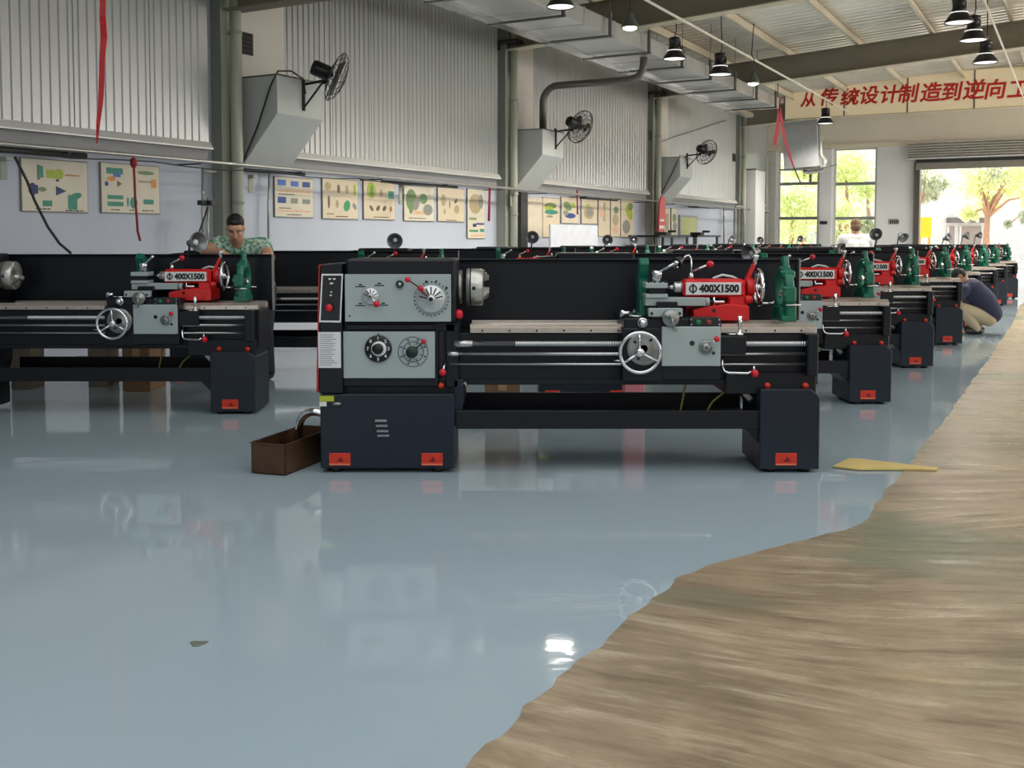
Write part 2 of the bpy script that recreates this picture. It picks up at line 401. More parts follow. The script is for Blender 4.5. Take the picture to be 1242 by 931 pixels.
for i in range(15):
    y = 405.5 + i * 2.6; bx(mb, 388, y, 388 + random.uniform(14, 23), y + .9, -.0042, -.002, 1, 0)
mb.build('instruction_label', [WHITE, BUFF], swc, label='white sheet of small print')
mb = MB(); a = lp(383.4, 321, .03); b = lp(386.8, 475, .03)
mb.prism([(a.x + .016, -.235, a.z), (a.x + .024, -.235, a.z), (b.x + .002, -.235, b.z), (b.x - .012, -.235, b.z)], (0, .4, 0), 0, .002)
mb.build('end_cover', mat('end_cover_red', rgb(170, 26, 34), .3), lathe, label='red end cover on the left side')
# --- screws and rods
def screw(px0, px1, py, d, r, pitch, name, smooth_to=None):
    a, b = lp(px0, py, d), lp(px1, py, d); L = b.x - a.x; pr = []; x = 0.0
    if smooth_to:
        xs = lp(smooth_to, py, d).x - a.x; pr += [(r * .92, 0), (r * .92, xs)]; x = xs
    while x < L:
        pr += [(r, x), (r, x + pitch*.4), (r*.84, x + pitch*.5), (r*.84, x + pitch*.9)]; x += pitch
    mb = MB(); mb.rev(pr, a, AX, 0, 12); mb.cyl(lp(px0, py, d), lp(px0 + 22, py, d), r * 1.22, 0, 14)
    return mb.build(name, STEEL, lathe)
screw(551, 982, 416.8, .05, .0165, .013, 'lead_screw', 625)
mb = MB(); mb.cyl(lp(547, 429, .05), lp(982, 429, .05), .0105, 0, 14); mb.cyl(lp(543, 429, .05), lp(556, 429, .05), .015, 0, 14); mb.build('feed_rod', STEEL, lathe)
mb = MB(); mb.cyl(lp(546, 441.5, .05), lp(982, 441.5, .05), .008, 0, 12); mb.build('control_rod', STEEL, lathe)
mb = MB(); bx(mb, 980, 405, 992.5, 456, .0, .12, 0, .006); mb.build('rod_bracket', NAVY2, lathe)
# --- carriage
mb = MB(); bx(mb, 757, 386, 875, 404, .0, .48, 0, .006); bx(mb, 755, 398, 804, 463, -.015, .1, 0, .006)
bx(mb, 803, 404, 874, 461, -.01, .1, 0, .006); bx(mb, 874, 408, 905, 430, .0, .1, 0, .004)
bx(mb, 790, 374.5, 826, 387, .0, .5, 0, .004)
car = mb.build('saddle', NAVY2, lathe)
mb = MB(); bx(mb, 803, 396, 874, 444, -.03, -.008, 0, .004)
for (x, y, r) in ((839.5, 416, 3), (865.5, 428, 2)): mb.cyl(lp(x, y, -.034), lp(x, y, -.02), r * .0046, 1, 14)
apron = mb.build('apron_plate', [PLATE, BLACK], lathe, label='light grey apron plate')
mb = MB(); c = lp(856, 421, -.03); mb.rev([(.038, 0), (.038, .012), (.032, .016), (.026, .014), (.024, .02), (.008, .024), (0, .024)], c, FY, 0, 28); mb.rev([(.028, .0155), (.0275, .018), (.025, .018)], c, FY, 1, 28)
mb.cyl(c + Vector((0, -.026, 0)), c + Vector((0, -.023, 0)), .006, 1, 8); mb.build('feed_indicator', [CAST, BLACK], apron)
lever(lp(861, 418, -.06), lp(869.5, 411, -.07), 'engage_lever', apron, .005, .017)
mb = MB(); c = lp(780.5, 422.5, -.02); mb.rev([(.093, -.01), (.093, .014), (.086, .018), (.0, .016)], c, FY, 0, 36)
for a in (.9, 2.5, 4.2): q = c + Vector((math.cos(a)*.062, -.018, math.sin(a)*.062)); mb.cyl(q, q + Vector((0, .01, 0)), .009, 1, 10)
mb.rev([(.082, .0165), (.0815, .0195), (.078, .0195), (.077, .0165)], c, FY, 0, 36); mb.build('wheel_flange', [CAST, BLACK], lathe)
mb = MB(); c = lp(776.5, 427.5, -.1)
ring = [c + Vector((math.cos(i*PI/24)*.109, 0, math.sin(i*PI/24)*.109)) for i in range(48)]; mb.tube(ring, .0105, 0, 10, True)
for k in range(3):
    a = PI/2 + .05 + k * 2*PI/3; u = Vector((math.cos(a), 0, math.sin(a))); mb.cyl(c + u*.012 + Vector((0, .012, 0)), c + u*.108, .008, 0, 10, r1=.0065)
mb.rev([(.024, -.06), (.024, .006), (.018, .012), (0, .013)], c, FY, 0, 20); q = c + Vector((-.098, -.0, -.045)); mb.cyl(q, q + Vector((-.045, .012, 0)), .004, 0, 8)
mb.build('carriage_handwheel', CHROME, lathe, label='chrome handwheel')
mb = MB(); mb.ball(lp(779.5, 391.5, -.02), .023, 0, 16); mb.rev([(.03, -.01), (.03, .006), (.02, .01)], lp(779.5, 391.5, -.005), FY, 0, 18)
mb.cyl(lp(752, 380, .05), lp(763, 379.5, .05), .014, 0, 12); mb.cyl(lp(754, 384, .05), lp(755, 376, .05), .01, 0, 10); mb.cyl(lp(763, 383, .05), lp(781, 384, .05), .006, 0, 10); mb.build('saddle_clamp', CHROME, lathe)
mb = MB(); bx(mb, 787, 374, 828, 384, -.01, .04, 0, .003)
for x in (790.5, 824.5): mb.cyl(lp(x, 380, -.013), lp(x, 380, 0), .008, 1, 10)
bx(mb, 797, 366, 822, 376, .1, .34, 2, .003); xs = mb.build('cross_slide', [PLATE, BLACK, NAVY2], lathe)
mb = MB(); c = lp(813, 385.5, -.02); mb.rev([(.047, -.01), (.047, .02), (.043, .025), (.012, .025), (.011, .04), (0, .042)], c, FY, 0, 30)
mb.cyl(c + Vector((0, -.038, .02)), lp(817, 398, -.08), .009, 0, 10, r1=.006); q = lp(817, 399, -.08); mb.cyl(q, q + Vector((0, -.05, 0)), .01, 0, 12, r1=.013); mb.ball(c + Vector((0, -.04, .01)), .015, 0, 12)
mb.build('cross_feed_crank', CAST, xs)
mb = MB(); bx(mb, 783, 361, 856, 371, .14, .24, 0, .003); mb.cyl(lp(855, 366, .19), lp(860, 366, .19), .026, 0, 20); mb.cyl(lp(860, 366, .19), lp(866, 366, .19), .012, 1, 12)
mb.rev([(.008, 0), (.013, .008), (.009, .02), (.01, .06), (.008, .068), (0, .07)], lp(864.5, 366, .19), AX, 2, 14); mb.cyl(lp(866, 372, .19), lp(866, 360, .19), .007, 2, 8); mb.cyl(lp(806, 371, .2), lp(806, 376, .2), .06, 1, 24)
mb.build('compound_slide', [PLATE, NAVY2, CHROME], lathe)
mb = MB(); bx(mb, 783, 343, 810, 349.5, .13, .27, 0, .003); bx(mb, 787, 349.5, 807, 356.5, .145, .255, 1, .002); bx(mb, 783, 356.5, 810, 361.5, .13, .27, 0, .003)
for x in (787, 794, 801, 807): mb.cyl(lp(x, 343, .15), lp(x, 340, .15), .006, 1, 8)
post = mb.build('tool_post', [PLATE, NAVY2], lathe)
mb = MB(); c = lp(796.5, 342.5, .2); mb.rev([(.022, 0), (.022, .02), (.03, .026), (.032, .055), (.026, .068), (0, .07)], c, (0, 0, 1), 0, 20); mb.tube([lp(798, 330, .2), lp(806, 326, .17), lp(820, 318.5, .12)], .0075, 0, 8); mb.ball(lp(820, 318.5, .12), .013, 0, 12)
mb.build('clamping_handle', CHROME, post)
mb = MB(); bx(mb, 837, 385, 874, 395.5, -.02, .06, 0, .004)
for x in (838.5, 872.5):
    for y in (387.5, 393.5): mb.cyl(lp(x, y, -.024), lp(x, y, -.01), .0045, 1, 8)
bb = mb.build('button_box', [mat('dark_green_black', rgb(22, 30, 30), .4), CHROME], lathe)
for x, m_ in ((847, GREENB), (859.5, mat('dull_red_button', rgb(130, 50, 40), .35))):
    mb = MB(); mb.rev([(.015, -.004), (.015, .008), (.011, .012), (0, .012)], lp(x, 390.5, -.02), FY, 0, 16); mb.build('push_button', m_, bb)
mb = MB(); mb.rev([(.024, 0), (.022, .008), (.009, .012), (.008, .045), (.013, .05), (.013, .105), (0, .108)], lp(897, 406, .03), (0, 0, 1), 0, 16); mb.cyl(lp(881, 405.5, .03), lp(897, 405, .03), .005, 0, 8)
mb.build('stop_pin', CHROME, lathe)
mb = MB(); mb.tube([lp(876, 431, .03), lp(876, 444, .02), lp(878.5, 450, .01), lp(884, 452, .0), lp(907, 452.5, -.01), lp(911, 450.5, -.01)], .0075, 0, 8)
mb.cyl(lp(914.5, 451, -.01), lp(914.5, 444, -.01), .006, 0, 8); mb.rev([(0, -.025), (.018, -.02), (.022, 0), (.014, .016), (0, .02)], lp(915.5, 452, -.01), (0, 0, 1), 1, 14)
mb.build('control_lever', [CHROME, KNOB], lathe, label='chrome lever with a red knob')
# --- tailstock
mb = MB(); ca = lp(829, 349, .19)
bx(mb, 829, 338.5, 905, 361, .19, .34, 0, .02)
bx(mb, 884, 358, 906, 374, .2, .33, 0, .008)
a, b = lp(841, 371, .15), lp(909, 389, .15)
mb.prism([(a.x, -.1, b.z), (b.x, -.1, b.z), (b.x, -.1, a.z), (lp(884, 371, .15).x, -.1, a.z + .012), (lp(852, 375, .15).x, -.1, a.z - .01), (a.x, -.1, a.z - .02)], (0, .25, 0), 0, .006)
mb.cyl(lp(904, 348, .26), lp(913, 348, .26), .055, 0, 22, bev=.006); mb.cyl(lp(911, 348, .26), lp(915, 348, .26), .034, 0, 18)
mb.prism([lp(902, 342, .24), lp(908, 342, .24), lp(917, 322, .24), lp(913, 320, .24)], (0, .03, 0), 0, .003); mb.rev([(.02, 0), (.026, .015), (.02, .045), (0, .05)], lp(907, 363, .2) - AX*.02, AX, 0, 16)
mb.cyl(lp(866, 376.5, .145), lp(866, 376.5, .16), .011, 1, 12)
ts = mb.build('tailstock', [RED, BLACK], lathe)
mb = MB(); bx(mb, 832, 342.5, 899, 357.5, .183, .193, 0, .002)
c = lp(872.3, 350.2, .182); mb.text('400X1500', .058, Matrix.Translation(c) @ Matrix.Rotation(PI/2, 4, 'X'), 1, .0012, .003, 0, .92)
c = lp(840.6, 350, .182); mb.tube([c + Vector((math.cos(i*PI/14)*.0195, 0, math.sin(i*PI/14)*.019)) for i in range(28)], .0042, 1, 6, True); mb.box(c + Vector((-.004, -.0035, -.028)), c + Vector((.004, .002, .028)), 1, 0)
mb.build('size_plate', [WHITE, INK], ts, label='white plate reading 400X1500')
mb = MB(); mb.cyl(lp(817, 348.5, .26), lp(830, 348.5, .26), .034, 0, 24, bev=.003); mb.rev([(.0, -.045), (.012, -.02), (.02, 0)], lp(817, 348.5, .26), AX, 0, 16); mb.build('quill', STEEL, ts)
lever(lp(837, 330, .22), lp(861, 320, .18), 'quill_lock', ts, .0065, .021)
mb = MB(); mb.rev([(.017, 0), (.014, .02), (.009, .034), (0, .036)], lp(838, 338, .24), (0, 0, 1), 0, 14); mb.build('lock_stud', CHROME, ts)
mb = MB(); mb.tube([lp(913.5, 324, .25), lp(915.5, 318, .25)], .009, 0, 8); mb.rev([(.012, -.01), (.016, .02), (.02, .04), (.018, .046), (0, .047)], lp(915.5, 318.5, .25), (0.08, 0, 1), 0, 16); mb.build('clamp_handle', CHROME, ts)
mb = MB(); c = lp(920, 348.5, .26)
mb.tube([c + Vector((0, math.cos(i*PI/22)*.1, math.sin(i*PI/22)*.1)) for i in range(44)], .0115, 0, 10, True)
for k in range(3): a = PI/2 + .3 + k*2*PI/3; u = Vector((0, math.cos(a), math.sin(a))); mb.cyl(c - AX*.02 + u*.01, c + u*.1, .009, 0, 8, r1=.007)
mb.rev([(.022, -.035), (.022, .004), (.014, .012), (0, .013)], c, AX, 0, 16); q = c + Vector((0, -.045, -.088)); mb.cyl(q, q + AX * .075, .0065, 0, 10); mb.ball(q, .013, 0, 10)
mb.build('tailstock_handwheel', CHROME, ts, label='chrome handwheel')
mb = MB(); mb.tube([lp(x, y, .45) for x, y in ((860, 345), (866, 337), (876, 333.5), (888, 335.5), (899, 341))], .008, 0, 8); mb.build('coolant_hose', WHITE, lathe)
# --- rests
def rest_ring(mb, c, r, th, ro):
    n = 24; uo = [Vector((0, math.cos(2*PI*i/n), math.sin(2*PI*i/n))) for i in range(n)]
    mb.rev([(r, -th/2), (r + ro*.8, -th/2), (r + ro, -th/3), (r + ro, th/3), (r + ro*.8, th/2), (r, th/2)], c, AX, 0, 28, closed=True)
mb = MB(); c = lp(951, 350, .26); rest_ring(mb, c, .095, .05, .036)
zb_ = lp(950, 389, .2).z
mb.prism([(c.x - .045, -.12, zb_), (c.x - .045, .12, zb_), (c.x - .045, .12, zb_ + .03), (c.x - .045, .07, zb_ + .05), (c.x - .045, .07, c.z - .1), (c.x - .045, -.07, c.z - .1), (c.x - .045, -.07, zb_ + .05), (c.x - .045, -.12, zb_ + .03)], (.085, 0, 0), 0, .004)
mb.box((c.x - .04, -.15, c.z - .07), (c.x + .03, -.1, c.z + .02), 0, .01); mb.box((c.x - .032, -.085, c.z + .06), (c.x + .042, .0, c.z + .108), 0, .012); mb.rev([(.026, 0), (.026, .03), (.02, .04), (.02, .085), (.014, .09)], (c.x + .004, .005, c.z + .1), (0, 0, 1), 0, 14)
mb.box((c.x - .02, -.12, c.z - .16), (c.x + .04, -.07, c.z - .07), 0, .01); mb.cyl((c.x - .03, -.155, c.z - .02), (c.x - .03, -.14, c.z - .02), .016, 0, 12); mb.cyl((c.x - .02, -.155, c.z - .055), (c.x - .02, -.14, c.z - .055), .012, 0, 10)
st = mb.build('steady_rest', GREEN, lathe, label='green steady rest')
for a in (PI/2, PI/2 + 2*PI/3, PI/2 - 2*PI/3):
    u = Vector((0, math.cos(a), math.sin(a))); mb = MB(); mb.cyl(c + u*.05, c + u*.145, .016, 1, 12); mb.cyl(c + u*.135, c + u*(.185 if a == PI/2 else .165), .022, 0, 14, r1=.018)
    if a != PI/2: mb.cyl(c + u*.17 - AX*.03, c + u*.17 + AX*.06, .005, 1, 8)
    mb.build('jaw', [GREEN, CHROME], st)
mb = MB(); c = lp(777, 350, .38)
mb.prism([(c.x - .02, .16, lp(777, 386, .38).z), (c.x - .02, .02, lp(777, 386, .38).z), (c.x - .02, .06, c.z - .05), (c.x - .02, .07, c.z + .06), (c.x - .02, .02, c.z + .15), (c.x - .02, .06, c.z + .185), (c.x - .02, .12, c.z + .15), (c.x - .02, .17, c.z + .05)], (.055, 0, 0), 0, .006)
mb.box((c.x - .09, .0, lp(777, 386, .38).z), (c.x + .03, .16, lp(777, 378, .38).z), 0, .006); mb.cyl((c.x - .06, .02, lp(777, 380, .38).z), (c.x - .045, -.01, lp(777, 374, .38).z), .013, 1, 10)
mb.build('follow_rest', [GREEN, CHROME], lathe, label='green follow rest behind the tool post')
# --- splash guard
mb = MB(); a, b = lp(540, 313.5, .56), lp(966.5, 390, .56)
pr = [(.31, b.z - .06), (.322, b.z - .06), (.322, a.z - .03), (.312, a.z - .008), (.298, a.z), (.296, a.z - .006), (.306, a.z - .014), (.31, a.z - .03)]
mb.prism([(a.x, y, z) for y, z in pr], (b.x - a.x, 0, 0), 0)
mb.box((b.x - .004, .26, b.z - .06), (b.x + .004, .322, a.z), 1, .001)
for x in (620, 720, 820, 930): q = lp(x, 388, .54); mb.box((q.x - .02, .2, q.z - .1), (q.x + .02, .315, q.z - .06), 0, .002)
mb.build('splash_guard', [NAVY2, CAST], lathe)
for pp in ([(832, 463), (829.5, 476), (826.5, 491), (824, 503)], [(896, 463), (880, 474), (864, 487), (858, 497), (863, 505)]):
    mb = MB(); mb.tube([lp(x, y, .13) for x, y in pp], .0062, 0, 8); mb.build('drain_hose', mat('olive_hose', rgb(120, 116, 44), .4), lathe, label='yellow green drain hose over the tray')
# --- lamp folded over the tool post of the nearest lathe
mb = MB(); mb.tube([lp(x, y, .3) for x, y in ((838, 340), (838.5, 324), (838, 313), (835.5, 309.2), (831, 311), (827, 317))], .0058, 0, 8); mb.build('lamp_arm', CHROME, lathe)
mb = MB(); mb.rev([(.0, -.03), (.02, -.028), (.026, .0), (.034, .03), (.036, .045), (.03, .044), (.02, .02), (0, .018)], lp(823, 317, .28), (-.5, -.75, -.3), 0, 18); mb.cyl(lp(822, 322, .26), lp(822, 327, .26), .008, 1, 8); mb.build('lamp_head', [BLACK, CHROME], lathe)
# --- the other lathes
FARR = [(1082, 490.5), (1133, 446.5), (1168, 418.5), (1191, 398), (1210, 382.5), (1222, 370.5), (1235, 362)]
RR = [R0] + [G(*p) for p in FARR]
stepv = (RR[-1] - RR[0]) / 7.0
LL = [G(311, 502.5) + stepv * i for i in range(8)]
ordn = ['', 'second', 'third', 'fourth', 'fifth', 'sixth', 'seventh', 'eighth']
def place(rc, label): return dup(lathe, LO + (rc - R0), label, skip=('lamp_arm', 'lamp_head') if True else ())
right_row = [lathe]; left_row = []
for i in range(1, 8):
    right_row.append(place(RR[i], ['', 'black lathe directly behind the nearest complete one, its red tailstock plate showing 400X1500',
        'third black lathe in the row along the bare floor strip, its plate half hidden',
        'fourth black lathe in the row along the bare strip, just before the crouching person',
        'fifth black lathe along the bare strip, just behind the crouching person',
        'sixth black lathe along the bare strip, two beyond the crouching person',
        'seventh black lathe along the bare strip, next to last before the doorway',
        'farthest black lathe of the row along the bare strip, nearest the open doorway'][i]))
for i in range(8):
    left_row.append(place(LL[i], ['black lathe cut off by the photo edge, with the man in green leaning behind it',
        'second black lathe of the wall-side row, just behind the man in green',
        'third black lathe of the wall-side row, counted from the one cut off by the edge',
        'fourth black lathe of the wall-side row, its guard showing under the far posters',
        'fifth black lathe of the wall-side row, its guard a thin dark line',
        'sixth black lathe of the wall-side row, counted from the one cut off by the edge',
        'seventh black lathe of the wall-side row, next to its farthest',
        'farthest black lathe of the wall-side row, towards the end wall windows'][i]))
LAMPM = mat('lamp_shade_grey', rgb(120, 124, 126), .3, .6)
def work_lamp(par, dx, h, look, hi=0.0):
    bx0 = R0.x - LO.x - dx
    mb = MB(); mb.cyl((bx0, .2, .93), (bx0, .2, .97), .03, 0, 12); top = Vector((bx0 + .03, .18, h))
    mb.tube([(bx0, .2, .96), (bx0 - .01, .2, 1.1), (bx0 + .02, .2, h - .06), top], .009, 0, 8)
    mb.build('lamp_arm', BLACK, par)
    mb = MB(); a = Vector(look).normalized()
    mb.rev([(0, -.07), (.025, -.068), (.03, -.03), (.05, -.005), (.078, .04), (.08, .055), (.074, .052), (.046, .0), (.02, -.02), (0, -.02)], top + a * .06, a, 0, 22)
    mb.ball(top + a * .065, .025, 1, 10); mb.build('lamp_head', [LAMPM, WHITE], par)
rr = random.Random(3)
LK = [(.9, -.6, .1), (.05, -1, -.15), (-.1, -1, -.05), (0.1, -1, -.1), (-.1, -1, -.1), (.5, -.8, .2), (-.6, -.7, -.2), (.3, -1, .1)]
for i, l in enumerate(left_row): work_lamp(l, [.64, .65, .55, .76, 1.41, .61, .71, .61][i], [1.27, 1.3, 1.33, 1.3, 1.3, 1.28, 1.3, 1.3][i], LK[i])
for i in range(1, 8): work_lamp(right_row[i], [0, 1.0, .95, .95, 1.1, .8, .75, .8][i], [0, 1.2, 1.22, 1.33, 1.38, 1.3, 1.36, 1.38][i], [(0,0,0), (-.8, -.5, -.2), (.7, -.6, -.3), (-.5, -.8, .3), (.3, -.9, -.6), (.6, -.7, .3), (.8, -.6, .1), (.7, -.7, .1)][i])
# ================================================================== the hall
TE = 41.3
def HB(base=None):
    return MB(HALL if base is None else Matrix.Translation(-Vector(base)) @ HALL)
def nodes(m):
    nt = m.node_tree; return nt, nt.nodes['Principled BSDF']
# ---- floor materials
def floor_blue():
    m = mat('blue_grey_epoxy', rgb(160, 177, 186), 0.1, 0, 0.04, .5); nt, b = nodes(m)
    tc = nt.nodes.new('ShaderNodeTexCoord'); n1 = nt.nodes.new('ShaderNodeTexNoise'); n1.inputs['Scale'].default_value = 1.1; n1.inputs['Detail'].default_value = 5
    n1.inputs['Distortion'].default_value = .6
    nt.links.new(tc.outputs['Object'], n1.inputs['Vector'])
    mr = nt.nodes.new('ShaderNodeMapRange'); mr.inputs['From Min'].default_value = .38; mr.inputs['From Max'].default_value = .68; mr.inputs['To Min'].default_value = .025; mr.inputs['To Max'].default_value = .13
    nt.links.new(n1.outputs['Fac'], mr.inputs['Value']); nt.links.new(mr.outputs['Result'], b.inputs['Roughness'])
    n2 = nt.nodes.new('ShaderNodeTexNoise'); n2.inputs['Scale'].default_value = 2.6; n2.inputs['Detail'].default_value = 3; n2.inputs['Roughness'].default_value = .55
    mp = nt.nodes.new('ShaderNodeMapping'); mp.inputs['Rotation'].default_value = (0, 0, .4); mp.inputs['Scale'].default_value = (1, 1.9, 1)
    nt.links.new(tc.outputs['Object'], mp.inputs['Vector']); nt.links.new(mp.outputs['Vector'], n2.inputs['Vector'])
    n3 = nt.nodes.new('ShaderNodeTexNoise'); n3.inputs['Scale'].default_value = .45; nt.links.new(tc.outputs['Object'], n3.inputs['Vector'])
    r3 = nt.nodes.new('ShaderNodeMapRange'); r3.inputs['From Min'].default_value = .5; r3.inputs['From Max'].default_value = .68
    nt.links.new(n3.outputs['Fac'], r3.inputs['Value'])
    mu = nt.nodes.new('ShaderNodeMath'); mu.operation = 'MULTIPLY_ADD'; mu.inputs[1].default_value = .8; mu.inputs[2].default_value = .2
    nt.links.new(r3.outputs['Result'], mu.inputs[0])
    bp = nt.nodes.new('ShaderNodeBump'); bp.inputs['Distance'].default_value = .012
    bp.inputs['Strength'].default_value = .3
    hm = nt.nodes.new('ShaderNodeMath'); hm.operation = 'MULTIPLY'; nt.links.new(n2.outputs['Fac'], hm.inputs[0]); nt.links.new(mu.outputs['Value'], hm.inputs[1])
    nt.links.new(hm.outputs['Value'], bp.inputs['Height']); nt.links.new(bp.outputs['Normal'], b.inputs['Normal'])
    return m
def floor_bare():
    m = bpy.data.materials.new('bare_trowelled_concrete'); m.use_nodes = True; nt, b = nodes(m); L = nt.links.new
    N = nt.nodes.new
    tc = N('ShaderNodeTexCoord')
    def noise(scale, detail=4, rough=.55, dist=0.0, vec=None):
        n = N('ShaderNodeTexNoise'); n.inputs['Scale'].default_value = scale; n.inputs['Detail'].default_value = detail; n.inputs['Roughness'].default_value = rough; n.inputs['Distortion'].default_value = dist
        L(vec or tc.outputs['Object'], n.inputs['Vector']); return n
    def mapr(sock, a, b_, c, d):
        r = N('ShaderNodeMapRange'); r.inputs['From Min'].default_value = a; r.inputs['From Max'].default_value = b_; r.inputs['To Min'].default_value = c; r.inputs['To Max'].default_value = d; L(sock, r.inputs['Value']); return r.outputs['Result']
    def mixc(f, a, b_):
        x = N('ShaderNodeMix'); x.data_type = 'RGBA'
        if isinstance(f, float): x.inputs['Factor'].default_value = f
        else: L(f, x.inputs['Factor'])
        for s_, n_ in ((a, 'A'), (b_, 'B')):
            if isinstance(s_, tuple): x.inputs[n_].default_value = s_
            else: L(s_, x.inputs[n_])
        return x.outputs['Result']
    sp = N('ShaderNodeSeparateXYZ'); L(tc.outputs['Object'], sp.inputs[0]); cb = N('ShaderNodeCombineXYZ')
    def mth(op, a, b_=None):
        n = N('ShaderNodeMath'); n.operation = op
        for i_, v_ in enumerate((a, b_)):
            if v_ is None: continue
            if isinstance(v_, (int, float)): n.inputs[i_].default_value = v_
            else: L(v_, n.inputs[i_])
        return n.outputs[0]
    dx = mth('MINIMUM', mth('SUBTRACT', sp.outputs['X'], 1.9), 0.0); yy = mth('SUBTRACT', sp.outputs['Y'], mth('MULTIPLY', mth('MULTIPLY', dx, dx), .17))
    L(sp.outputs['X'], cb.inputs['X']); L(yy, cb.inputs['Y'])
    wp = noise(.35, 2); sub = N('ShaderNodeVectorMath'); sub.operation = 'SUBTRACT'; sub.inputs[1].default_value = (.5, .5, .5); L(wp.outputs['Color'], sub.inputs[0])
    sc = N('ShaderNodeVectorMath'); sc.operation = 'SCALE'; sc.inputs['Scale'].default_value = 1.1; L(sub.outputs['Vector'], sc.inputs[0])
    ad = N('ShaderNodeVectorMath'); L(cb.outputs['Vector'], ad.inputs[0]); L(sc.outputs['Vector'], ad.inputs[1])
    def streak(rz_, sx_, sy_, d, r):
        mp = N('ShaderNodeMapping'); mp.inputs['Rotation'].default_value = (0, 0, rz_); mp.inputs['Scale'].default_value = (sx_, sy_, 1); L(ad.outputs['Vector'], mp.inputs['Vector']); return noise(1.0, d, r, .15, mp.outputs['Vector'])
    s1 = streak(.03, 1.5, 8, 6, .68); s2 = streak(.0, 3.4, 30, 6, .68); bl = noise(1.3, 6, .62); pt = noise(.55, 3)
    base = mixc(mapr(bl.outputs['Fac'], .34, .66, 0, 1), rgb(122, 106, 84), rgb(172, 152, 126))
    c = mixc(mapr(s1.outputs['Fac'], .52, .72, 0, .6), base, rgb(216, 200, 174))
    c = mixc(mapr(s1.outputs['Fac'], .46, .3, 0, .7), c, rgb(90, 76, 58))
    c = mixc(mapr(s2.outputs['Fac'], .54, .74, 0, .5), c, rgb(200, 182, 154)); c = mixc(mapr(s2.outputs['Fac'], .46, .28, 0, .5), c, rgb(92, 76, 56))
    g1 = noise(.75, 5, .6, .6); c = mixc(mapr(g1.outputs['Fac'], .52, .66, 0, .7), c, rgb(98, 112, 88))
    g2 = noise(1.1, 4, .6, .3); c = mixc(mapr(g2.outputs['Fac'], .64, .74, 0, .5), c, rgb(206, 166, 112))
    g3 = noise(4.5, 4, .6); c = mixc(mapr(g3.outputs['Fac'], .68, .76, 0, .45), c, rgb(70, 92, 64))
    g4 = noise(.6, 3, .5, 0); c = mixc(mapr(g4.outputs['Fac'], .55, .7, 0, .4), c, rgb(176, 150, 130))
    L(c, b.inputs['Base Color'])
    L(mapr(s1.outputs['Fac'], .3, .7, .46, .2), b.inputs['Roughness'])
    bp = N('ShaderNodeBump'); bp.inputs['Strength'].default_value = .3; bp.inputs['Distance'].default_value = .006; L(s1.outputs['Fac'], bp.inputs['Height']); L(bp.outputs['Normal'], b.inputs['Normal'])
    return m
mb = HB(); mb.box((-12, -.2, -.2), (TE + .25, 20, 0)); struct(mb.build('floor', floor_blue()))
edge_px = [(400, 1040), (565, 931), (640, 858), (690, 813), (727, 783.6), (768, 747), (800, 719), (824, 701), (858, 688), (892, 677), (935, 666), (979, 655), (1020, 644), (1047, 635), (1066, 609), (1079, 590), (1096, 573), (1117, 544), (1127, 531), (1154, 500), (1160, 487), (1168, 478), (1176, 466), (1190, 447), (1198, 438), (1210, 418), (1226, 396), (1231, 387), (1237, 370)]
pts = [G(x, y) for x, y in edge_px]; fine = []
rr = random.Random(5)
for a, b in zip(pts, pts[1:]):
    n = max(1, int((b - a).length / .06))
    for i in range(n):
        q = a.lerp(b, i / n); fine.append(q + Vector((rr.uniform(-.012, .012), rr.uniform(-.012, .012), 0)))
tl = (fine[-1] - W0).dot(WD); sl = (fine[-1] - W0).dot(WN)
fine += [W(TE - .01, sl + .6, 0), W(TE - .01, 19.9, 0), W(-11.9, 19.9, 0), Vector((-1.6, -3, 0)), Vector((-1.2, 0.4, 0))]
mb = MB(); mb.prism([p + Vector((0, 0, -.05)) for p in fine], (0, 0, .0525)); struct(mb.build('floor_bare_strip', floor_bare()))
# ---- left wall
WLOW = mat('painted_wall_blue_white', rgb(186, 192, 204), .55, 0, .03, 1.5)
CLAD = mat('white_grey_cladding', rgb(180, 181, 178), .27, .3, .03, .7)
FLATW = mat('flat_white_sheet', rgb(208, 202, 190), .45, 0, .03, 2)
TRIMW = mat('pale_flashing', rgb(216, 215, 210), .3, .1, .03, 2)
BAND = mat('grey_wall_band', rgb(140, 140, 140), .5, 0, .04, 2)
COLG = mat('grey_green_column_paint', rgb(152, 155, 142), .45, 0, .04, 3)
PIPEG = mat('cream_green_pipe', rgb(178, 180, 164), .35, 0, .04, 3)
BEAMP = mat('taupe_beam_paint', rgb(130, 122, 106), .5, 0, .05, 2)
BEAML = mat('pale_flange_paint', rgb(206, 196, 172), .5, 0, .05, 2)
GALV = mat('galvanised_sheet', rgb(196, 196, 192), .34, .55, .07, 3)
GALVD = mat('galvanised_angle', rgb(112, 112, 110), .4, .5, .06, 6)
PIPES = mat('thin_steel_pipe', rgb(176, 174, 168), .3, .6, .06, 6)
DARK = mat('dark_bracket', rgb(42, 42, 42), .5, 0, .05, 6)
mb = HB(); mb.box((-12, -.2, 0), (TE, 0, 5.85)); struct(mb.build('wall_left', WLOW))
COLT = [7.8, 15.3, 22.65, 30.3, 37.9]
bays = [(-4, 7.5), (8.1, 15.0), (16.42, 22.35), (23.78, 30.0), (31.25, 37.6), (38.2, TE - .02)]
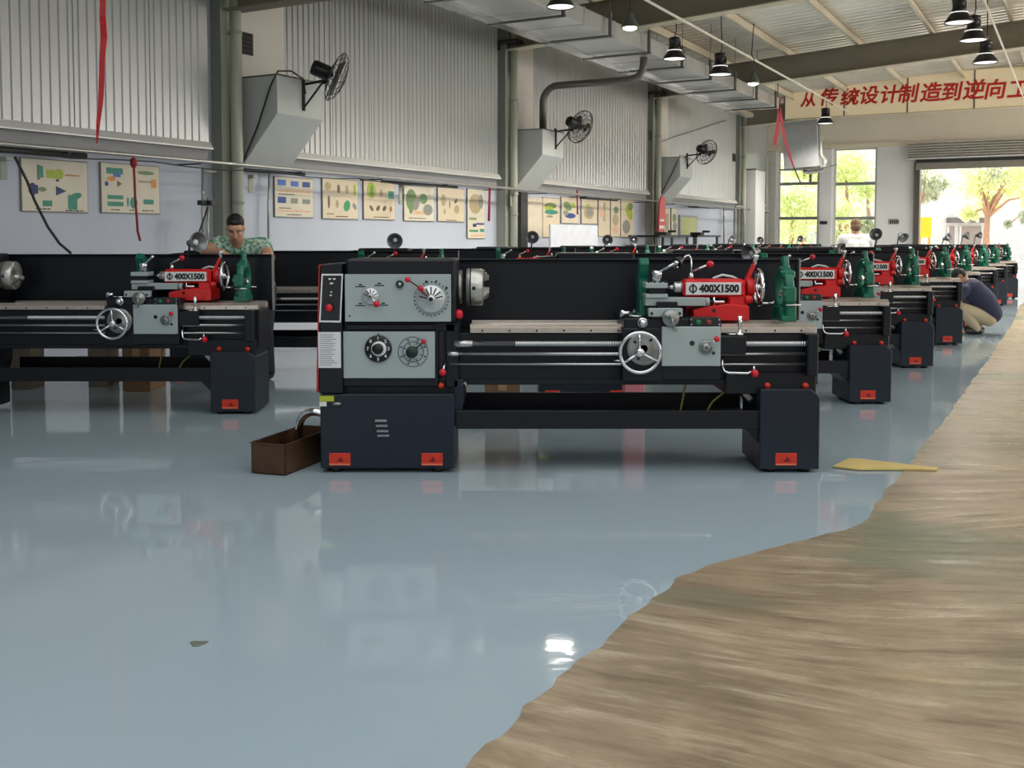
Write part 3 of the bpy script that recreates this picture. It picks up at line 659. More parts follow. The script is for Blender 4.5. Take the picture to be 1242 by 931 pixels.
def cladding(t0, t1, s0, z0, z1, per, dep):
    mb = HB(); ts = []; t = t0
    while t < t1 - per:
        ts += [(t, 0), (t + per*.45, 0), (t + per*.55, dep), (t + per*.9, dep)]
        t += per
        if int((t - t0) / .98) != int((t - per - t0) / .98): ts += [(t, 0), (t + .004, -.012), (t + .016, -.012), (t + .02, 0)]; t += .02
    ts += [(t, 0), (t1, 0)]
    for (a, da), (b, db) in zip(ts, ts[1:]): mb.face([(a, s0 + da, z0), (b, s0 + db, z0), (b, s0 + db, z1), (a, s0 + da, z1)])
    return mb
for i, (a, b) in enumerate(bays):
    mb = cladding(a, b, .11, 2.44, 5.8, .115 if i in (1, 2) else .15, .015 if i in (1, 2) else .009)
    struct(mb.build('wall_left_cladding', CLAD))
    mb = HB(); mb.prism([(a, .0, 2.52), (a, .135, 2.52), (a, .19, 2.44), (a, .19, 2.425), (a, .0, 2.425)], (b - a, 0, 0), 0)
    struct(mb.build('trim_flashing', TRIMW))
    mb = HB(); mb.box((a, .0, 2.29), (b, .09, 2.425)); struct(mb.build('trim_band', BAND))
for i, t in enumerate(COLT):
    mb = HB(); mb.box((t - .14, .0, 0), (t - .13, .2, 5.5)); mb.box((t - .16, .18, 0), (t + .16, .2, 5.5)); mb.box((t - .02, 0, 0), (t + .02, .19, 5.5)); mb.box((t + .13, .0, 0), (t + .14, .2, 5.5))
    struct(mb.build('column_%d' % (i + 1), COLG))
    if i == 0: continue
    base = W(t + .02, .28, 0); mb = HB(base)
    mb.cyl((t + .02, .28, 0), (t + .02, .28, 5.35), .075, 0, 18)
    for z in (1.0, 1.75, 3.9): mb.cyl((t + .02, .28, z), (t + .02, .28, z + .04), .084, 1, 18)
    o = mb.build('downpipe', [PIPEG, COLG], None, base)
    tag(o, ['', 'cream green downpipe behind the man in green', 'cream green downpipe on the column beside the narrow tall poster', 'cream green downpipe on the third column, beside the third duct box', 'cream green downpipe on the last column before the end wall'][i], 'downpipe', 'downpipes on the wall columns')
# flat white sheets above the duct boxes + vents
for i, t in enumerate(COLT[1:4]):
    mb = HB(); mb.box((t + .16, 0, 2.3), (t + 1.1, .13, 5.6)); struct(mb.build('wall_left_sheet', FLATW))
def hpx(px, py, s): return wall_px(px, py, s)
for (x0, y0, x1, y1), lab in (((289, 37, 307, 68), 'brown rusty wall vent above the first duct box'), ((619.5, 116, 628, 137), 'small dark wall vent above the second duct box'), ((788, 158, 793, 171), 'tiny dark wall vent above the third duct box'), ((889, 186, 892, 196), 'tiny dark wall vent near the last column')):
    t0, z1 = hpx(x0, y0, .13); t1, z0 = hpx(x1, y1, .13); base = W(t0, .13, z0); mb = HB(base)
    mb.box((t0, .125, z0), (t1, .14, z1), 0, .004)
    n = 5
    for k in range(n):
        z = z0 + (z1 - z0) * (k + .3) / n; mb.prism([(t0 + .03, .14, z), (t0 + .03, .155, z - .02), (t0 + .03, .14, z + .03)], (t1 - t0 - .06, 0, 0), 1)
    tag(mb.build('wall_vent', [mat('rusty_vent', rgb(92, 74, 62), .6, 0, .3, 14), DARK], None, base), lab, 'vent', 'wall vents above the duct boxes')
# duct boxes
BOXM = mat('duct_box_paint', rgb(196, 199, 194), .5, 0, .03, 3)
boxes = []
for i, t in enumerate(COLT[1:4]):
    a, b = t + .2, t + 1.1; base = W(a, .13, 2.31); mb = HB(base)
    mb.prism([(a, .13, 2.31), (a, .22, 2.28), (a, .8, 2.9), (a, .8, 3.38), (a, .13, 3.38)], (b - a, 0, 0), 0, .006)
    mb.box((a - .01, .13, 3.38), (b + .01, .82, 3.395), 1)
    boxes.append((a, b))
    tag(mb.build('duct_box', [BOXM, GALVD], None, base), ['white slant-bottomed duct box on the wall above the man in green', 'white slant-bottomed duct box with a dark bent pipe rising from its top', 'white slant-bottomed duct box farthest along the wall'][i], 'duct box', 'slant-bottomed duct boxes on the wall')
# bent pipe from second box
t = 23.45; base = W(t, .5, 3.39); mb = HB(base)
path = [(t, .5, 3.39), (t, .5, 3.95)] + [(t, .5 + .32 - .32*math.cos(a), 3.95 + .32*math.sin(a)) for a in [PI/2*k/6 for k in range(1, 7)]] + [(t, 2.3, 4.27), (t, 2.5, 4.32), (t, 2.58, 4.45), (t, 2.6, 4.66)]
mb.tube(path, .07, 0, 14); mb.cyl((t, .5, 3.395), (t, .5, 3.42), .14, 0, 16)
for q in ((-.2, .3), (.15, .35), (.3, .62)): mb.box((t + q[0], q[1], 3.39), (t + q[0] + .08, q[1] + .06, 3.44), 0, .005)
tag(mb.build('bent_pipe', [mat('dark_grey_pipe', rgb(104, 100, 92), .4, .3)], None, base), 'dark grey pipe bending from the second duct box towards the ceiling duct', 'pipe')
# ---- long wall pipe with cable and clips
mb = HB(W(0, .36, 2.24)); mb.tube([(-2, .4, 2.235), (12, .4, 2.245), (26, .4, 2.25), (40.6, .4, 2.26)], .022, 0, 10)
base = W(0, .36, 2.24); o = mb.build('wall_pipe', PIPES, None, base); tag(o, 'long thin steel pipe running along the wall above the posters', 'pipe')
for k in range(18):
    t = 9 + k * 1.85; mb = HB(base); mb.box((t, .0, 2.205), (t + .03, .41, 2.22), 0); mb.build('pipe_bracket', DARK, o)
for j, (t0, t1) in enumerate(((10.8, 13.0), (15.3, 16.6), (18.4, 20.6), (25.6, 27.6), (32.6, 34.4))):
    mb = HB(base); mb.tube([(t0, .3, 2.19), (t1, .3, 2.2)], .035 if j == 0 else .022, 0, 8); mb.build('cable_sleeve', DARK, o)
base = W(13, .4, 2.2); mb = HB(base); pts = [(12.2 + k * .55, .385, 2.175 - .02 * math.sin(k * 1.7)) for k in range(15)]; mb.tube(pts, .008, 0, 6)
tag(mb.build('cable', DARK, None, base), 'thin black cable slung just under the long wall pipe', 'cable')
# wall cable from corbel
base = W(16.0, .9, 2.2); mb = HB(base)
mb.tube([(16.0, .84, 3.2), (15.9, .88, 3.38), (15.7, .86, 3.45), (15.52, .8, 3.43), (15.47, .72, 3.25), (15.465, .5, 2.75), (15.46, .3, 2.4), (15.46, .24, 2.28)], .012, 0, 6)
tag(mb.build('fan_cable', DARK, None, base), 'black cable drooping from the nearest wall fan across its duct box', 'cable')
base = W(31.3, .8, 2.6); mb = HB(base); mb.tube([(31.0, .84, 3.2), (30.7, .86, 3.42), (30.52, .78, 3.42), (30.47, .6, 3.0), (30.47, .3, 2.45)], .014, 0, 6)
tag(mb.build('fan_cable', DARK, None, base), 'black cable on the side of the third duct box', 'cable')
base = W(33, .2, 3.6); t0, z0 = wall_px(797, 174, .2); t1, z1 = wall_px(880, 146, .2); mb = HB(base); mb.tube([(t0, .2, z0), (t1, .2, z1)], .014, 0, 6)
tag(mb.build('stay_rod', PIPES, None, base), 'thin slanting rod across the wall past the third fan', 'rod')
# vertical conduits
def conduit(pix, s, r, lab, name='conduit', m=None, cat='conduit', grp=None):
    pp = [wall_px(x, y, s) for x, y in pix]; base = W(pp[0][0], s, pp[0][1]); mb = HB(base)
    mb.tube([(t, s, z) for t, z in pp], r, 0, 8); o = mb.build(name, m or PIPES, None, base); return tag(o, lab, cat, grp)
CG = 'grey conduits on the wall'
conduit([(327, 206), (325.5, 250), (325.5, 312)], .12, .016, 'thin grey conduit on the wall left of the blue-picture poster', grp=CG)
conduit([(246, 203), (246, 320)], .34, .016, 'left one of two grey conduits beside the column behind the man in green', grp=CG)
conduit([(252, 240), (252, 320)], .34, .016, 'right one of two grey conduits beside the column behind the man in green', grp=CG)
conduit([(878, 252), (878, 300)], .1, .03, 'grey conduit standing at the near side of the end corner box', grp=CG)
conduit([(892, 252), (892, 305)], .5, .035, 'left upright of the grey pipe loop by the end corner', grp=CG)
conduit([(892, 250.5), (900, 250.5), (902, 253), (902, 305)], .5, .03, 'right upright of the grey pipe loop by the end corner', grp=CG)
conduit([(246, 208), (262, 208)], .36, .014, 'short horizontal conduit under the wall pipe near the man in green', grp=CG)
t0, z0 = wall_px(249, 246, .34); base = W(t0, .34, z0); mb = HB(base); mb.box((t0 - .1, .3, z0 - .03), (t0 + .1, .38, z0 + .03), 0, .008); mb.cyl((t0 + .02, .38, z0), (t0 + .02, .45, z0), .03, 0, 10)
tag(mb.build('pipe_valve', DARK, None, base), 'dark valve joining the two conduits by the column', 'valve')
for (x0, y0, x1, y1, lab) in ((301, 212, 307, 234, 'short grey metal strip hanging under the wall pipe right of the first duct box'), (484, 224, 488, 248, 'grey metal strip hanging left of the green diagram poster'), (0, 190, 9, 218, 'pale metal strip hanging at the photo edge under the wall pipe'), (619, 234, 624, 250, 'grey metal strip hanging under the second duct box')):
    t0, z1 = wall_px(x0, y0, .28); t1, z0 = wall_px(x1, y1, .28); base = W(t0, .28, z0); mb = HB(base); mb.box((t0, .27, z0), (t1, .285, z1), 0, .002); mb.box((t0, .285, z1 - .04), (t1, .37, z1), 0, .002)
    tag(mb.build('hanging_bracket', COLG, None, base), lab, 'bracket', 'metal strips hanging from the wall pipe')
# ---- posters
FR = mat('poster_frame', rgb(120, 118, 112), .4, .3)
PAPERS = [mat('poster_paper', rgb(214, 206, 184), .45, 0, .05, 3), mat('poster_paper_warm', rgb(216, 200, 172), .45, 0, .05, 3)]
PC = {k: mat('print_' + k, rgb(*v), .5, 0, .12, 20) for k, v in dict(blue=(40, 70, 140), teal=(50, 140, 118), lime=(168, 184, 60), navy=(30, 44, 100), ochre=(190, 130, 70), brown=(110, 92, 76), grey=(140, 140, 130), orange=(220, 150, 80), leaf=(110, 140, 90), green=(50, 150, 100), peach=(222, 178, 140), sky=(70, 110, 190), purple=(80, 60, 130), tan=(176, 160, 120)).items()}
PK = list(PC); PIX = {k: i + 3 for i, k in enumerate(PK)}
PG = 'instruction posters along the wall'
def poster(x0, y0, x1, y1, label, items, paper=0, s=.03, text=()):
    t0, z1 = wall_px(x0, y0, s); t1, z0 = wall_px(x1, y1, s); base = W((t0 + t1)/2, s, z0); mb = HB(base)
    mb.box((t0, .0, z0), (t1, s - .006, z1), 1, .003); fr = .012
    mb.box((t0 + fr, s - .008, z0 + fr), (t1 - fr, s - .003, z1 - fr), 0)
    X = lambda u: t0 + (t1 - t0) * u
    Z = lambda v: z1 - (z1 - z0) * v
    for k, it in enumerate(items):
        kind, col, u0, v0, u1, v1 = it[:6]; q = s - .003 + .0003 * (k % 5)
        if kind == 'r': pg = [(X(u0), q, Z(v0)), (X(u1), q, Z(v0)), (X(u1), q, Z(v1)), (X(u0), q, Z(v1))]
        elif kind == 'e':
            cx, cy, rx, ry, ro = (u0+u1)/2, (v0+v1)/2, abs(u1-u0)/2, abs(v1-v0)/2, (it[6] if len(it) > 6 else 0)
            pg = []
            for i in range(16):
                a = 2*PI*i/16; du, dv = rx*math.cos(a), ry*math.sin(a); pg.append((X(cx + du*math.cos(ro) - dv*math.sin(ro)), q, Z(cy + du*math.sin(ro) + dv*math.cos(ro))))
        else:
            pg = [(X(u0), q, Z(v0)), (X(u1), q, Z((v0+v1)/2)), (X(u0), q, Z(v1))]
        mb.prism(pg, (0, .0012, 0), PIX[col])
    for (u0, v, u1) in text:
        u = u0
        while u < u1:
            w = random.uniform(.02, .06); mb.box((X(u), s - .004, Z(v)), (X(min(u + w, u1)), s - .0015, Z(v + .022)), 2); u += w + .012
    tag(mb.build('poster', [PAPERS[paper], FR, INK] + [PC[k] for k in PK], None, base), label, 'poster', PG)
poster(25, 190, 108, 258.5, 'cream poster with blue and green machine shapes, farthest left on the wall',
    [('r', 'brown', .23, .12, .27, .4), ('r', 'teal', .25, .14, .32, .36), ('r', 'lime', .36, .2, .55, .36), ('e', 'lime', .48, .17, .62, .38), ('r', 'navy', .12, .5, .24, .66), ('e', 'navy', .1, .46, .22, .7), ('e', 'leaf', .24, .53, .36, .62), ('t', 'navy', .5, .5, .66, .68), ('r', 'teal', .3, .78, .44, .89), ('r', 'teal', .68, .66, .82, .94), ('e', 'teal', .7, .62, .9, .74, -.5), ('r', 'ochre', .64, .27, .86, .3), ('e', 'navy', .5, .37, .55, .42)], 0, text=((.2, .93, .42), (.64, .95, .92)))
poster(122, 196, 195, 260, 'cream poster of green parts with a red cord hanging in front',
    [('r', 'teal', .09, .1, .36, .22), ('r', 'sky', .2, .2, .32, .28), ('e', 'orange', .1, .27, .24, .37), ('t', 'brown', .26, .34, .34, .48), ('e', 'blue', .06, .37, .12, .47), ('e', 'leaf', .6, .12, .9, .2), ('r', 'tan', .62, .32, .9, .36), ('r', 'orange', .84, .28, .93, .46), ('r', 'teal', .1, .64, .36, .72), ('r', 'teal', .1, .77, .36, .86), ('e', 'teal', .47, .66, .6, .9), ('r', 'teal', .42, .68, .45, .86), ('r', 'teal', .7, .7, .88, .8)], 0, text=((.16, .92, .3), (.46, .92, .58), (.68, .92, .88)))
poster(333, 213, 381, 264.5, 'cream poster with six small blue and grey pictures in two rows',
    [('r', 'sky', .07, .08, .28, .22), ('r', 'sky', .4, .1, .6, .23), ('r', 'blue', .7, .1, .9, .23), ('r', 'blue', .07, .5, .28, .65), ('r', 'grey', .4, .52, .58, .65), ('r', 'grey', .7, .53, .9, .65), ('r', 'peach', .1, .33, .9, .38), ('r', 'peach', .08, .82, .9, .86)], 0, text=((.1, .42, .5), (.3, .92, .66), (.1, .76, .4)))
poster(391, 215, 435, 266.5, 'tan poster with eight small tool shapes and one green oval',
    [('e', 'tan', .06, .1, .24, .3), ('e', 'brown', .4, .14, .48, .36), ('e', 'tan', .62, .14, .72, .36), ('r', 'lime', .86, .12, .93, .38), ('e', 'brown', .14, .42, .2, .74), ('e', 'tan', .36, .52, .44, .72), ('e', 'green', .58, .52, .76, .8, .25), ('e', 'grey', .84, .58, .94, .76, -.5)], 1, text=((.12, .86, .3), (.35, .92, .7)))
poster(441, 218, 479.5, 267, 'tan poster with a yellow green wheel and dark pins',
    [('e', 'lime', .1, .05, .38, .46), ('e', 'leaf', .2, .12, .3, .4), ('e', 'tan', .5, .2, .6, .42), ('r', 'teal', .78, .24, .96, .44), ('e', 'brown', .2, .62, .28, .8, -.6), ('e', 'brown', .4, .62, .5, .78, .6), ('e', 'brown', .6, .62, .7, .78, .6), ('e', 'ochre', .82, .64, .9, .78)], 1, text=((.3, .92, .8),))
poster(490, 224, 527, 269, 'cream poster with a green blotchy diagram and grey lines',
    [('e', 'leaf', .06, .1, .4, .7), ('e', 'leaf', .14, .2, .3, .8), ('e', 'grey', .3, .3, .5, .7, .3), ('e', 'leaf', .5, .2, .76, .5), ('e', 'grey', .62, .5, .94, .82, .7), ('r', 'peach', .3, .7, .8, .8)], 0, text=((.15, .9, .7),))
poster(531, 226.5, 563.5, 269.5, 'pale poster with faint sketchy part outlines',
    [('e', 'tan', .12, .2, .3, .55), ('e', 'brown', .62, .3, .72, .46, .6), ('e', 'tan', .6, .5, .8, .75), ('e', 'tan', .2, .62, .3, .78), ('e', 'brown', .42, .38, .46, .6)], 1, text=((.3, .94, .7),))
poster(567, 228, 588.5, 289.5, 'narrow tall pale poster beside the second column',
    [('e', 'tan', .1, .1, .8, .5), ('e', 'grey', .6, .1, .9, .4), ('r', 'leaf', .1, .58, .5, .62), ('r', 'purple', .5, .68, .95, .72), ('r', 'navy', .3, .7, .5, .76), ('r', 'green', .1, .82, .6, .86), ('r', 'teal', .7, .8, .95, .86), ('r', 'peach', .2, .92, .9, .96)], 0)
poster(658.5, 239, 679, 288, 'cream poster with blue green pictures right of the plain board',
    [('e', 'leaf', .1, .12, .8, .28), ('e', 'lime', .1, .2, .6, .34), ('e', 'teal', .1, .3, .9, .42), ('e', 'grey', .2, .44, .6, .5)], 1)
poster(681, 238, 702.5, 271.5, 'cream poster with a blue blot under green marks',
    [('e', 'leaf', .1, .2, .6, .5, .4), ('e', 'lime', .5, .2, .8, .4), ('e', 'blue', .2, .6, .8, .8), ('e', 'grey', .1, .5, .4, .7)], 1)
poster(705.5, 240, 724.5, 272, 'cream poster with a grey round diagram',
    [('e', 'tan', .15, .3, .8, .8), ('e', 'grey', .3, .4, .7, .7), ('e', 'lime', .3, .2, .5, .35)], 1)
poster(726, 240, 740, 287, 'plain tan poster second from the third column', [('r', 'tan', .4, .1, .6, .6), ('e', 'peach', .1, .3, .5, .5)], 1)
poster(741, 240, 752.5, 287.5, 'speckled cream poster beside the one with a grey oval', [('e', 'leaf', .3, .2, .8, .4), ('e', 'tan', .2, .4, .8, .7), ('e', 'peach', .2, .7, .8, .9)], 1)
poster(753.5, 240, 769, 288, 'cream poster with lime leaves and a grey oval, nearest the third column', [('e', 'lime', .3, .2, .9, .5, .5), ('e', 'grey', .1, .55, .7, .9), ('e', 'leaf', .5, .1, .9, .3)], 1)
poster(806, 252, 813, 286, 'narrow tan poster behind the red flag', [('r', 'tan', .2, .2, .7, .8)], 1)
poster(814.5, 252, 821.5, 286, 'narrow cream poster between the red flag and the yellow window', [('e', 'leaf', .2, .2, .8, .5), ('e', 'grey', .3, .5, .9, .8)], 0)
# plain board, white board, yellow window
def board(x0, y0, x1, y1, s0, s1, name, m, label, cat):
    t0, z1 = wall_px(x0, y0, s1); t1, z0 = wall_px(x1, y1, s1); base = W((t0+t1)/2, s0, z0); mb = HB(base); mb.box((t0, s0, z0), (t1, s1, z1), 0, .008)
    mb.box((t0 + .03, s1, z0 + .03), (t1 - .03, s1 + .004, z1 - .03), 1)
    return tag(mb.build(name, m, None, base), label, cat)
board(640, 239, 658, 288, .0, .06, 'display_board', [mat('beige_board', rgb(208, 196, 174), .5), mat('beige_board_face', rgb(214, 202, 180), .5)], 'plain beige board beside the second duct box', 'board')
t0, z1 = wall_px(631, 233, .1); t1, z0 = wall_px(639, 300, .1); mb = HB(W(t0, 0, 0)); mb.box((t0, 0, 0), (t1, .12, z1)); tag(mb.build('cable_cover', DARK, None, W(t0, 0, 0)), 'tall dark cable cover left of the plain beige board', 'cable cover')
t0, z1 = wall_px(668, 272, 1.0); t1, z0 = wall_px(725, 300, 1.0); base = W((t0+t1)/2, 1.0, 0); mb = HB(base)
mb.box((t0, .96, .35), (t1, 1.0, z1), 2, .006)
for t in (t0 + .15, t1 - .15): mb.box((t - .03, .7, 0), (t + .03, 1.3, .04), 1); mb.box((t - .03, .955, 0), (t + .03, 1.005, .4), 1)
tag(mb.build('white_board', [WHITE, GALVD, mat('blank_board_face', rgb(196, 200, 208), .5)], None, base), 'blank white board on feet in front of the far posters', 'board')
t0, z1 = wall_px(824, 260.5, .03); t1, z0 = wall_px(845, 287, .03); base = W(t0, 0, z0)
mb = HB(base); mb.box((t0, -.02, z0), (t1, .05, z1), 0, .004); o = mb.build('window_3', [mat('grey_window_frame', rgb(150, 152, 150), .4)], None, base); struct(o)
mb = HB(base); mb.box((t0 + .06, .05, z0 + .06), (t1 - .1, .056, z1 - .06)); mb.build('window_pane', mat('yellow_green_glass', rgb(176, 180, 110), .25), o)
# work tables with vices under the far wall
for (x0, x1, lab) in ((795, 834, 'dark-topped bench beneath the red flag'), (842, 870, 'dark-topped bench beneath the yellow window')):
    t0, z = wall_px(x0, 285, .9); t1, _ = wall_px(x1, 285, .9); base = W((t0+t1)/2, .6, 0); o = thing('work_bench', lab, 'bench', base, 0, 'work benches along the wall')
    mb = HB(base); mb.box((t0, .2, z - .05), (t1, 1.0, z), 0, .005); mb.build('bench_top', NAVY2, o)
    for t in (t0 + .08, t1 - .08):
        for s in (.26, .92): mb = HB(base); mb.box((t - .03, s - .03, 0), (t + .03, s + .03, z - .05)); mb.build('leg', GALVD, o)
    mb = HB(base); q = (t0 + t1) / 2; mb.box((q - .15, .5, z), (q + .15, .8, z + .08), 0, .01); mb.cyl((q, .8, z + .1), (q, 1.0, z + .1), .03, 0, 10); mb.build('vice', DARK, o)
# ---- fans
def fan(i, t, px, py, normal, label):
    s0 = .8; z = P(px, py, W(t, s0 + .45, 0).y).z
    base = W(t, s0, z - .3); o = thing('wall_fan', label, 'fan', base, 0, 'black wall fans')
    c = W(t, s0 + .5, z); n = Vector(normal).normalized(); Lc = c - base; u, v, _ = frame(n)
    lo = lambda tt, ss, zz: W(tt, ss, zz) - base
    mb = MB(); mb.box(Vector((-.025, -.025, -.12)), Vector((.025, .025, .28))); 
    mb.tube([lo(t, s0, z - .08), lo(t, s0 + .38, z - .05)], .018, 0, 8); mb.tube([lo(t, s0 + .01, z - .38), lo(t, s0 + .34, z - .06)], .014, 0, 8); mb.cyl(lo(t, s0 + .34, z - .09), lo(t, s0 + .38, z + .02), .035, 0, 12)
    mb.build('bracket', BLACK, o)
    m0 = Lc - n * .1
    mb = MB(); mb.rev([(0, -.2), (.08, -.19), (.1, -.16), (.1, .04), (.085, .06), (.03, .07), (.03, .1), (0, .1)], m0, n, 0, 20); mb.build('motor', BLACK, o)
    fc = Lc + n * .05; mb = MB(); R = .325
    for r, h in ((R, 0), (R*.8, .06), (R*.6, .085), (R*.42, .1), (R*.22, .11), (R, -.03), (R*.75, -.075), (R*.5, -.09), (.13, -.1)):
        mb.tube([fc + n*h + u*(r*math.cos(a)) + v*(r*math.sin(a)) for a in [2*PI*k/28 for k in range(28)]], .0045 if r < R else .007, 0, 5, True)
    for k in range(18):
        a = 2*PI*k/18; e = u*math.cos(a) + v*math.sin(a)
        mb.tube([fc + n*.112 + e*.05, fc + n*.1 + e*R*.45, fc + n*.06 + e*R*.8, fc + e*R, fc - n*.03 + e*R, fc - n*.075 + e*R*.75, fc - n*.1 + e*.12], .0032, 0, 5)
    mb.rev([(.05, 0), (.05, .008), (0, .01)], fc + n*.11, n, 0, 16); mb.build('cage', mat('fan_cage_wire', rgb(70, 68, 66), .4, .4), o)
    mb = MB()
    for k in range(3):
        a0 = 2*PI*k/3
        for j in range(6):
            pass
        rows = []
        for j in range(6):
            rr_ = .05 + .045*j; w = (.35 + .12*j) * (1 if j < 4 else .85); row = []
            for q in range(4):
                a = a0 + w*(q/3 - .5) / (1 + .25*j); row.append(fc + u*(rr_*math.cos(a)) + v*(rr_*math.sin(a)) + n*(.03*(q/3 - .5)*2))
            rows.append(row)
        for j in range(5):
            for q in range(3): mb.face([rows[j][q], rows[j][q+1], rows[j+1][q+1], rows[j+1][q]])
    mb.cyl(fc - n*.03, fc + n*.03, .055, 0, 16); mb.build('blades', GALVD, o)
fan(0, 16.0, 397, 92, (.88, .2, -.36), 'black wall fan on the duct box above the man in green, nearest of the three')
fan(1, 23.4, 702, 153, (.74, .58, -.3), 'black wall fan on the duct box with the bent pipe')
fan(2, 31.0, 852, 184, (.74, .58, -.3), 'black wall fan on the third duct box, farthest along the wall')
# ---- roof
CEIL = mat('white_roof_sheet', rgb(230, 226, 216), .3, .3, .06, 1.2)
def rz(s, b): return b + (.065 * s if s <= 12 else .065 * (24 - s))
mb = HB(); t = -12
while t < TE + 1:
    for (a, da), (b, db) in (((0, 0), (.14, 0)), ((.14, 0), (.17, .03)), ((.17, .03), (.27, .03)), ((.27, .03), (.3, 0))):
        for s0, s1 in ((-.3, 12), (12, 20.2)):
            mb.face([(t + a, s0, rz(s0, 5.66) + da), (t + b, s0, rz(s0, 5.66) + db), (t + b, s1, rz(s1, 5.66) + db), (t + a, s1, rz(s1, 5.66) + da)])
    t += .3
struct(mb.build('ceiling', CEIL, fixn=False))
mb = HB(); mb.box((-12, 20.05, 0), (TE, 20.25, 1.2)); mb.box((-12, 20.05, 4.7), (TE, 20.25, 6.4)); [mb.box((q, 20.05, 1.2), (q + 1.2, 20.25, 4.7)) for q in (-12, -4, 4, 11, 18, 25, 32, 39.9)]; struct(mb.build('wall_right', WLOW))
mb = HB(); mb.box((-12.2, -.2, 0), (-12, 9, 6.4)); mb.box((-12.2, 15, 0), (-12, 20.2, 6.4)); mb.box((-12.2, 9, 4.2), (-12, 15, 6.4)); struct(mb.build('wall_back', WLOW))
for s in (.3, 1.9, 3.5, 5.1, 6.7, 8.3, 9.9, 11.5, 13.1, 14.7, 16.3, 17.9, 19.5):
    z = rz(s, 5.645); mb = HB(); mb.box((-12, s - .004, z - .2), (TE, s + .004, z)); mb.box((-12, s - .004, z - .2), (TE, s + .07, z - .19)); mb.box((-12, s - .07, z - .01), (TE, s + .004, z))
    struct(mb.build('beam_purlin', BEAML))
for i, t in enumerate(COLT):
    mb = HB(); dz = 0
    for s0, s1 in ((0.0, 12.0), (12.0, 20.0)):
        a, b = rz(s0, 4.84), rz(s1, 4.84); ta, tb_ = rz(s0, 5.42), rz(s1, 5.42)
        if i == 1 and s0 == 0: mb.prism([(t - .008, 0, 4.19), (t - .008, 1.9, 4.19), (t - .008, 3.4, rz(3.4, 4.84)), (t - .008, 3.4, rz(3.4, 5.42)), (t - .008, 0, 5.42)], (.016, 0, 0), 0); mb.prism([(t - .13, 0, 4.19), (t - .13, 1.9, 4.19), (t - .13, 1.9, 4.21), (t - .13, 0, 4.21)], (.26, 0, 0), 0)
        mb.prism([(t - .008, s0, a), (t - .008, s1, b), (t - .008, s1, tb_), (t - .008, s0, ta)], (.016, 0, 0), 0)
        mb.prism([(t - .13, s0, a), (t - .13, s1, b), (t - .13, s1, b + .02), (t - .13, s0, a + .02)], (.26, 0, 0), 1)
        mb.prism([(t - .13, s0, ta), (t - .13, s1, tb_), (t - .13, s1, tb_ - .02), (t - .13, s0, ta - .02)], (.26, 0, 0), 0)
    struct(mb.build('beam_%d' % (i + 1), [BEAMP, BEAML if i != 1 else DARK]))  # second beam's dark lower flange paints in the shadow it hangs in
    if i in (2, 3):
        mb = HB(); mb.box((t - .3, .02, 5.0 - .04), (t + .45, .5, 5.02)); mb.box((t - .3, .02, 4.86), (t + .2, .08, 5.0)); struct(mb.build('beam_bracket', DARK))
# ---- ceiling duct with hangers, tray edge
D0, D1, Z0, Z1 = 1.72, 2.8, 4.66, 4.84
base = W(22, 2.3, Z0); du = thing('ceiling_duct', 'wide galvanised air duct running under the roof beams along the wall', 'duct', base)
mb = HB(base); t = 6.0; k = 0
while t < 32.0:
    mb.box((t + .01, D0 + .06, Z0 + .03), (t + 1.19, D1, Z1 + .12), 0, .006); mb.box((t - .02, D0 + .05, Z0 + .02), (t + .02, D1 + .012, Z1 + .13), 0, .004); t += 1.2
mb.build('duct_body', GALV, du)
mb = HB(base); mb.box((6, D0 - .1, Z0 - .02), (33.5, D0 - .09, Z0 + .12), 0); mb.box((6, D0 - .1, Z0 - .025), (33.5, D0 + .1, Z0 - .015), 0); mb.box((6, D0 + .09, Z0 - .02), (33.5, D0 + .1, Z0 + .08), 0); mb.build('cable_tray', STEEL, du)
for t in [7.2 + 1.75*k for k in range(15)]:
    mb = HB(base); mb.box((t, D0 - .15, Z0 - .035), (t + .05, D1 + .12, Z0 + .0), 0); mb.box((t, D1 + .06, Z0 - .03), (t + .05, D1 + .11, Z1 + .2), 0)
    for s in (D0 - .02, D1 + .085): mb.cyl((t + .02, s, Z0), (t + .02, s, rz(s, 5.6)), .006, 0, 6)
    mb.build('hanger', GALVD, du)
# vertical outlet at the far end
t0 = 38.3; base = W(t0, 2.5, 3.3); o = thing('duct_outlet', 'grey sheet-metal duct drop hanging in front of the left end window', 'duct', base)
(sa, za), (sb, zb) = end_px(947, 150, t0), end_px(993, 204, t0)
mb = HB(base)
mb.prism([(t0, sa, 5.52), (t0, sb - .1, 5.52), (t0, sb, zb + .06), (t0, sa + .12, zb)], (.5, 0, 0), 0, .01)
for f in (.32, .66):
    z = 4.96 + (zb - 4.96) * f; mb.box((t0 - .012, sa + .12 * f, z - .015), (t0 + .51, sb + .01, z + .015), 0, .003)
mb.build('duct_body', mat('grey_duct_sheet', rgb(190, 192, 196), .4, .3), o)
mb = HB(base); mb.box((t0 - .03, sa, zb - .03), (t0 + .5, sb + .05, zb + .01), 0, .004); mb.tube([(t0, sb + .05, zb - .02), (t0, sb + .55, zb + .1)], .02, 0, 6); mb.build('outlet_flange', GALVD, o)
mb = HB(base); mb.tube([(t0 + .1, sb - .05, 4.9), (t0 + .1, sb + .03, 4.2), (t0 + .1, sb + .05, zb + .4), (t0 + .1, sb + .18, zb + .25), (t0 + .1, sb + .1, zb - .05), (t0 + .1, sb - .3, zb - .12), (t0 + .1, sb - .5, zb - .08)], .06, 0, 12); mb.build('flexible_pipe', GALV, o)
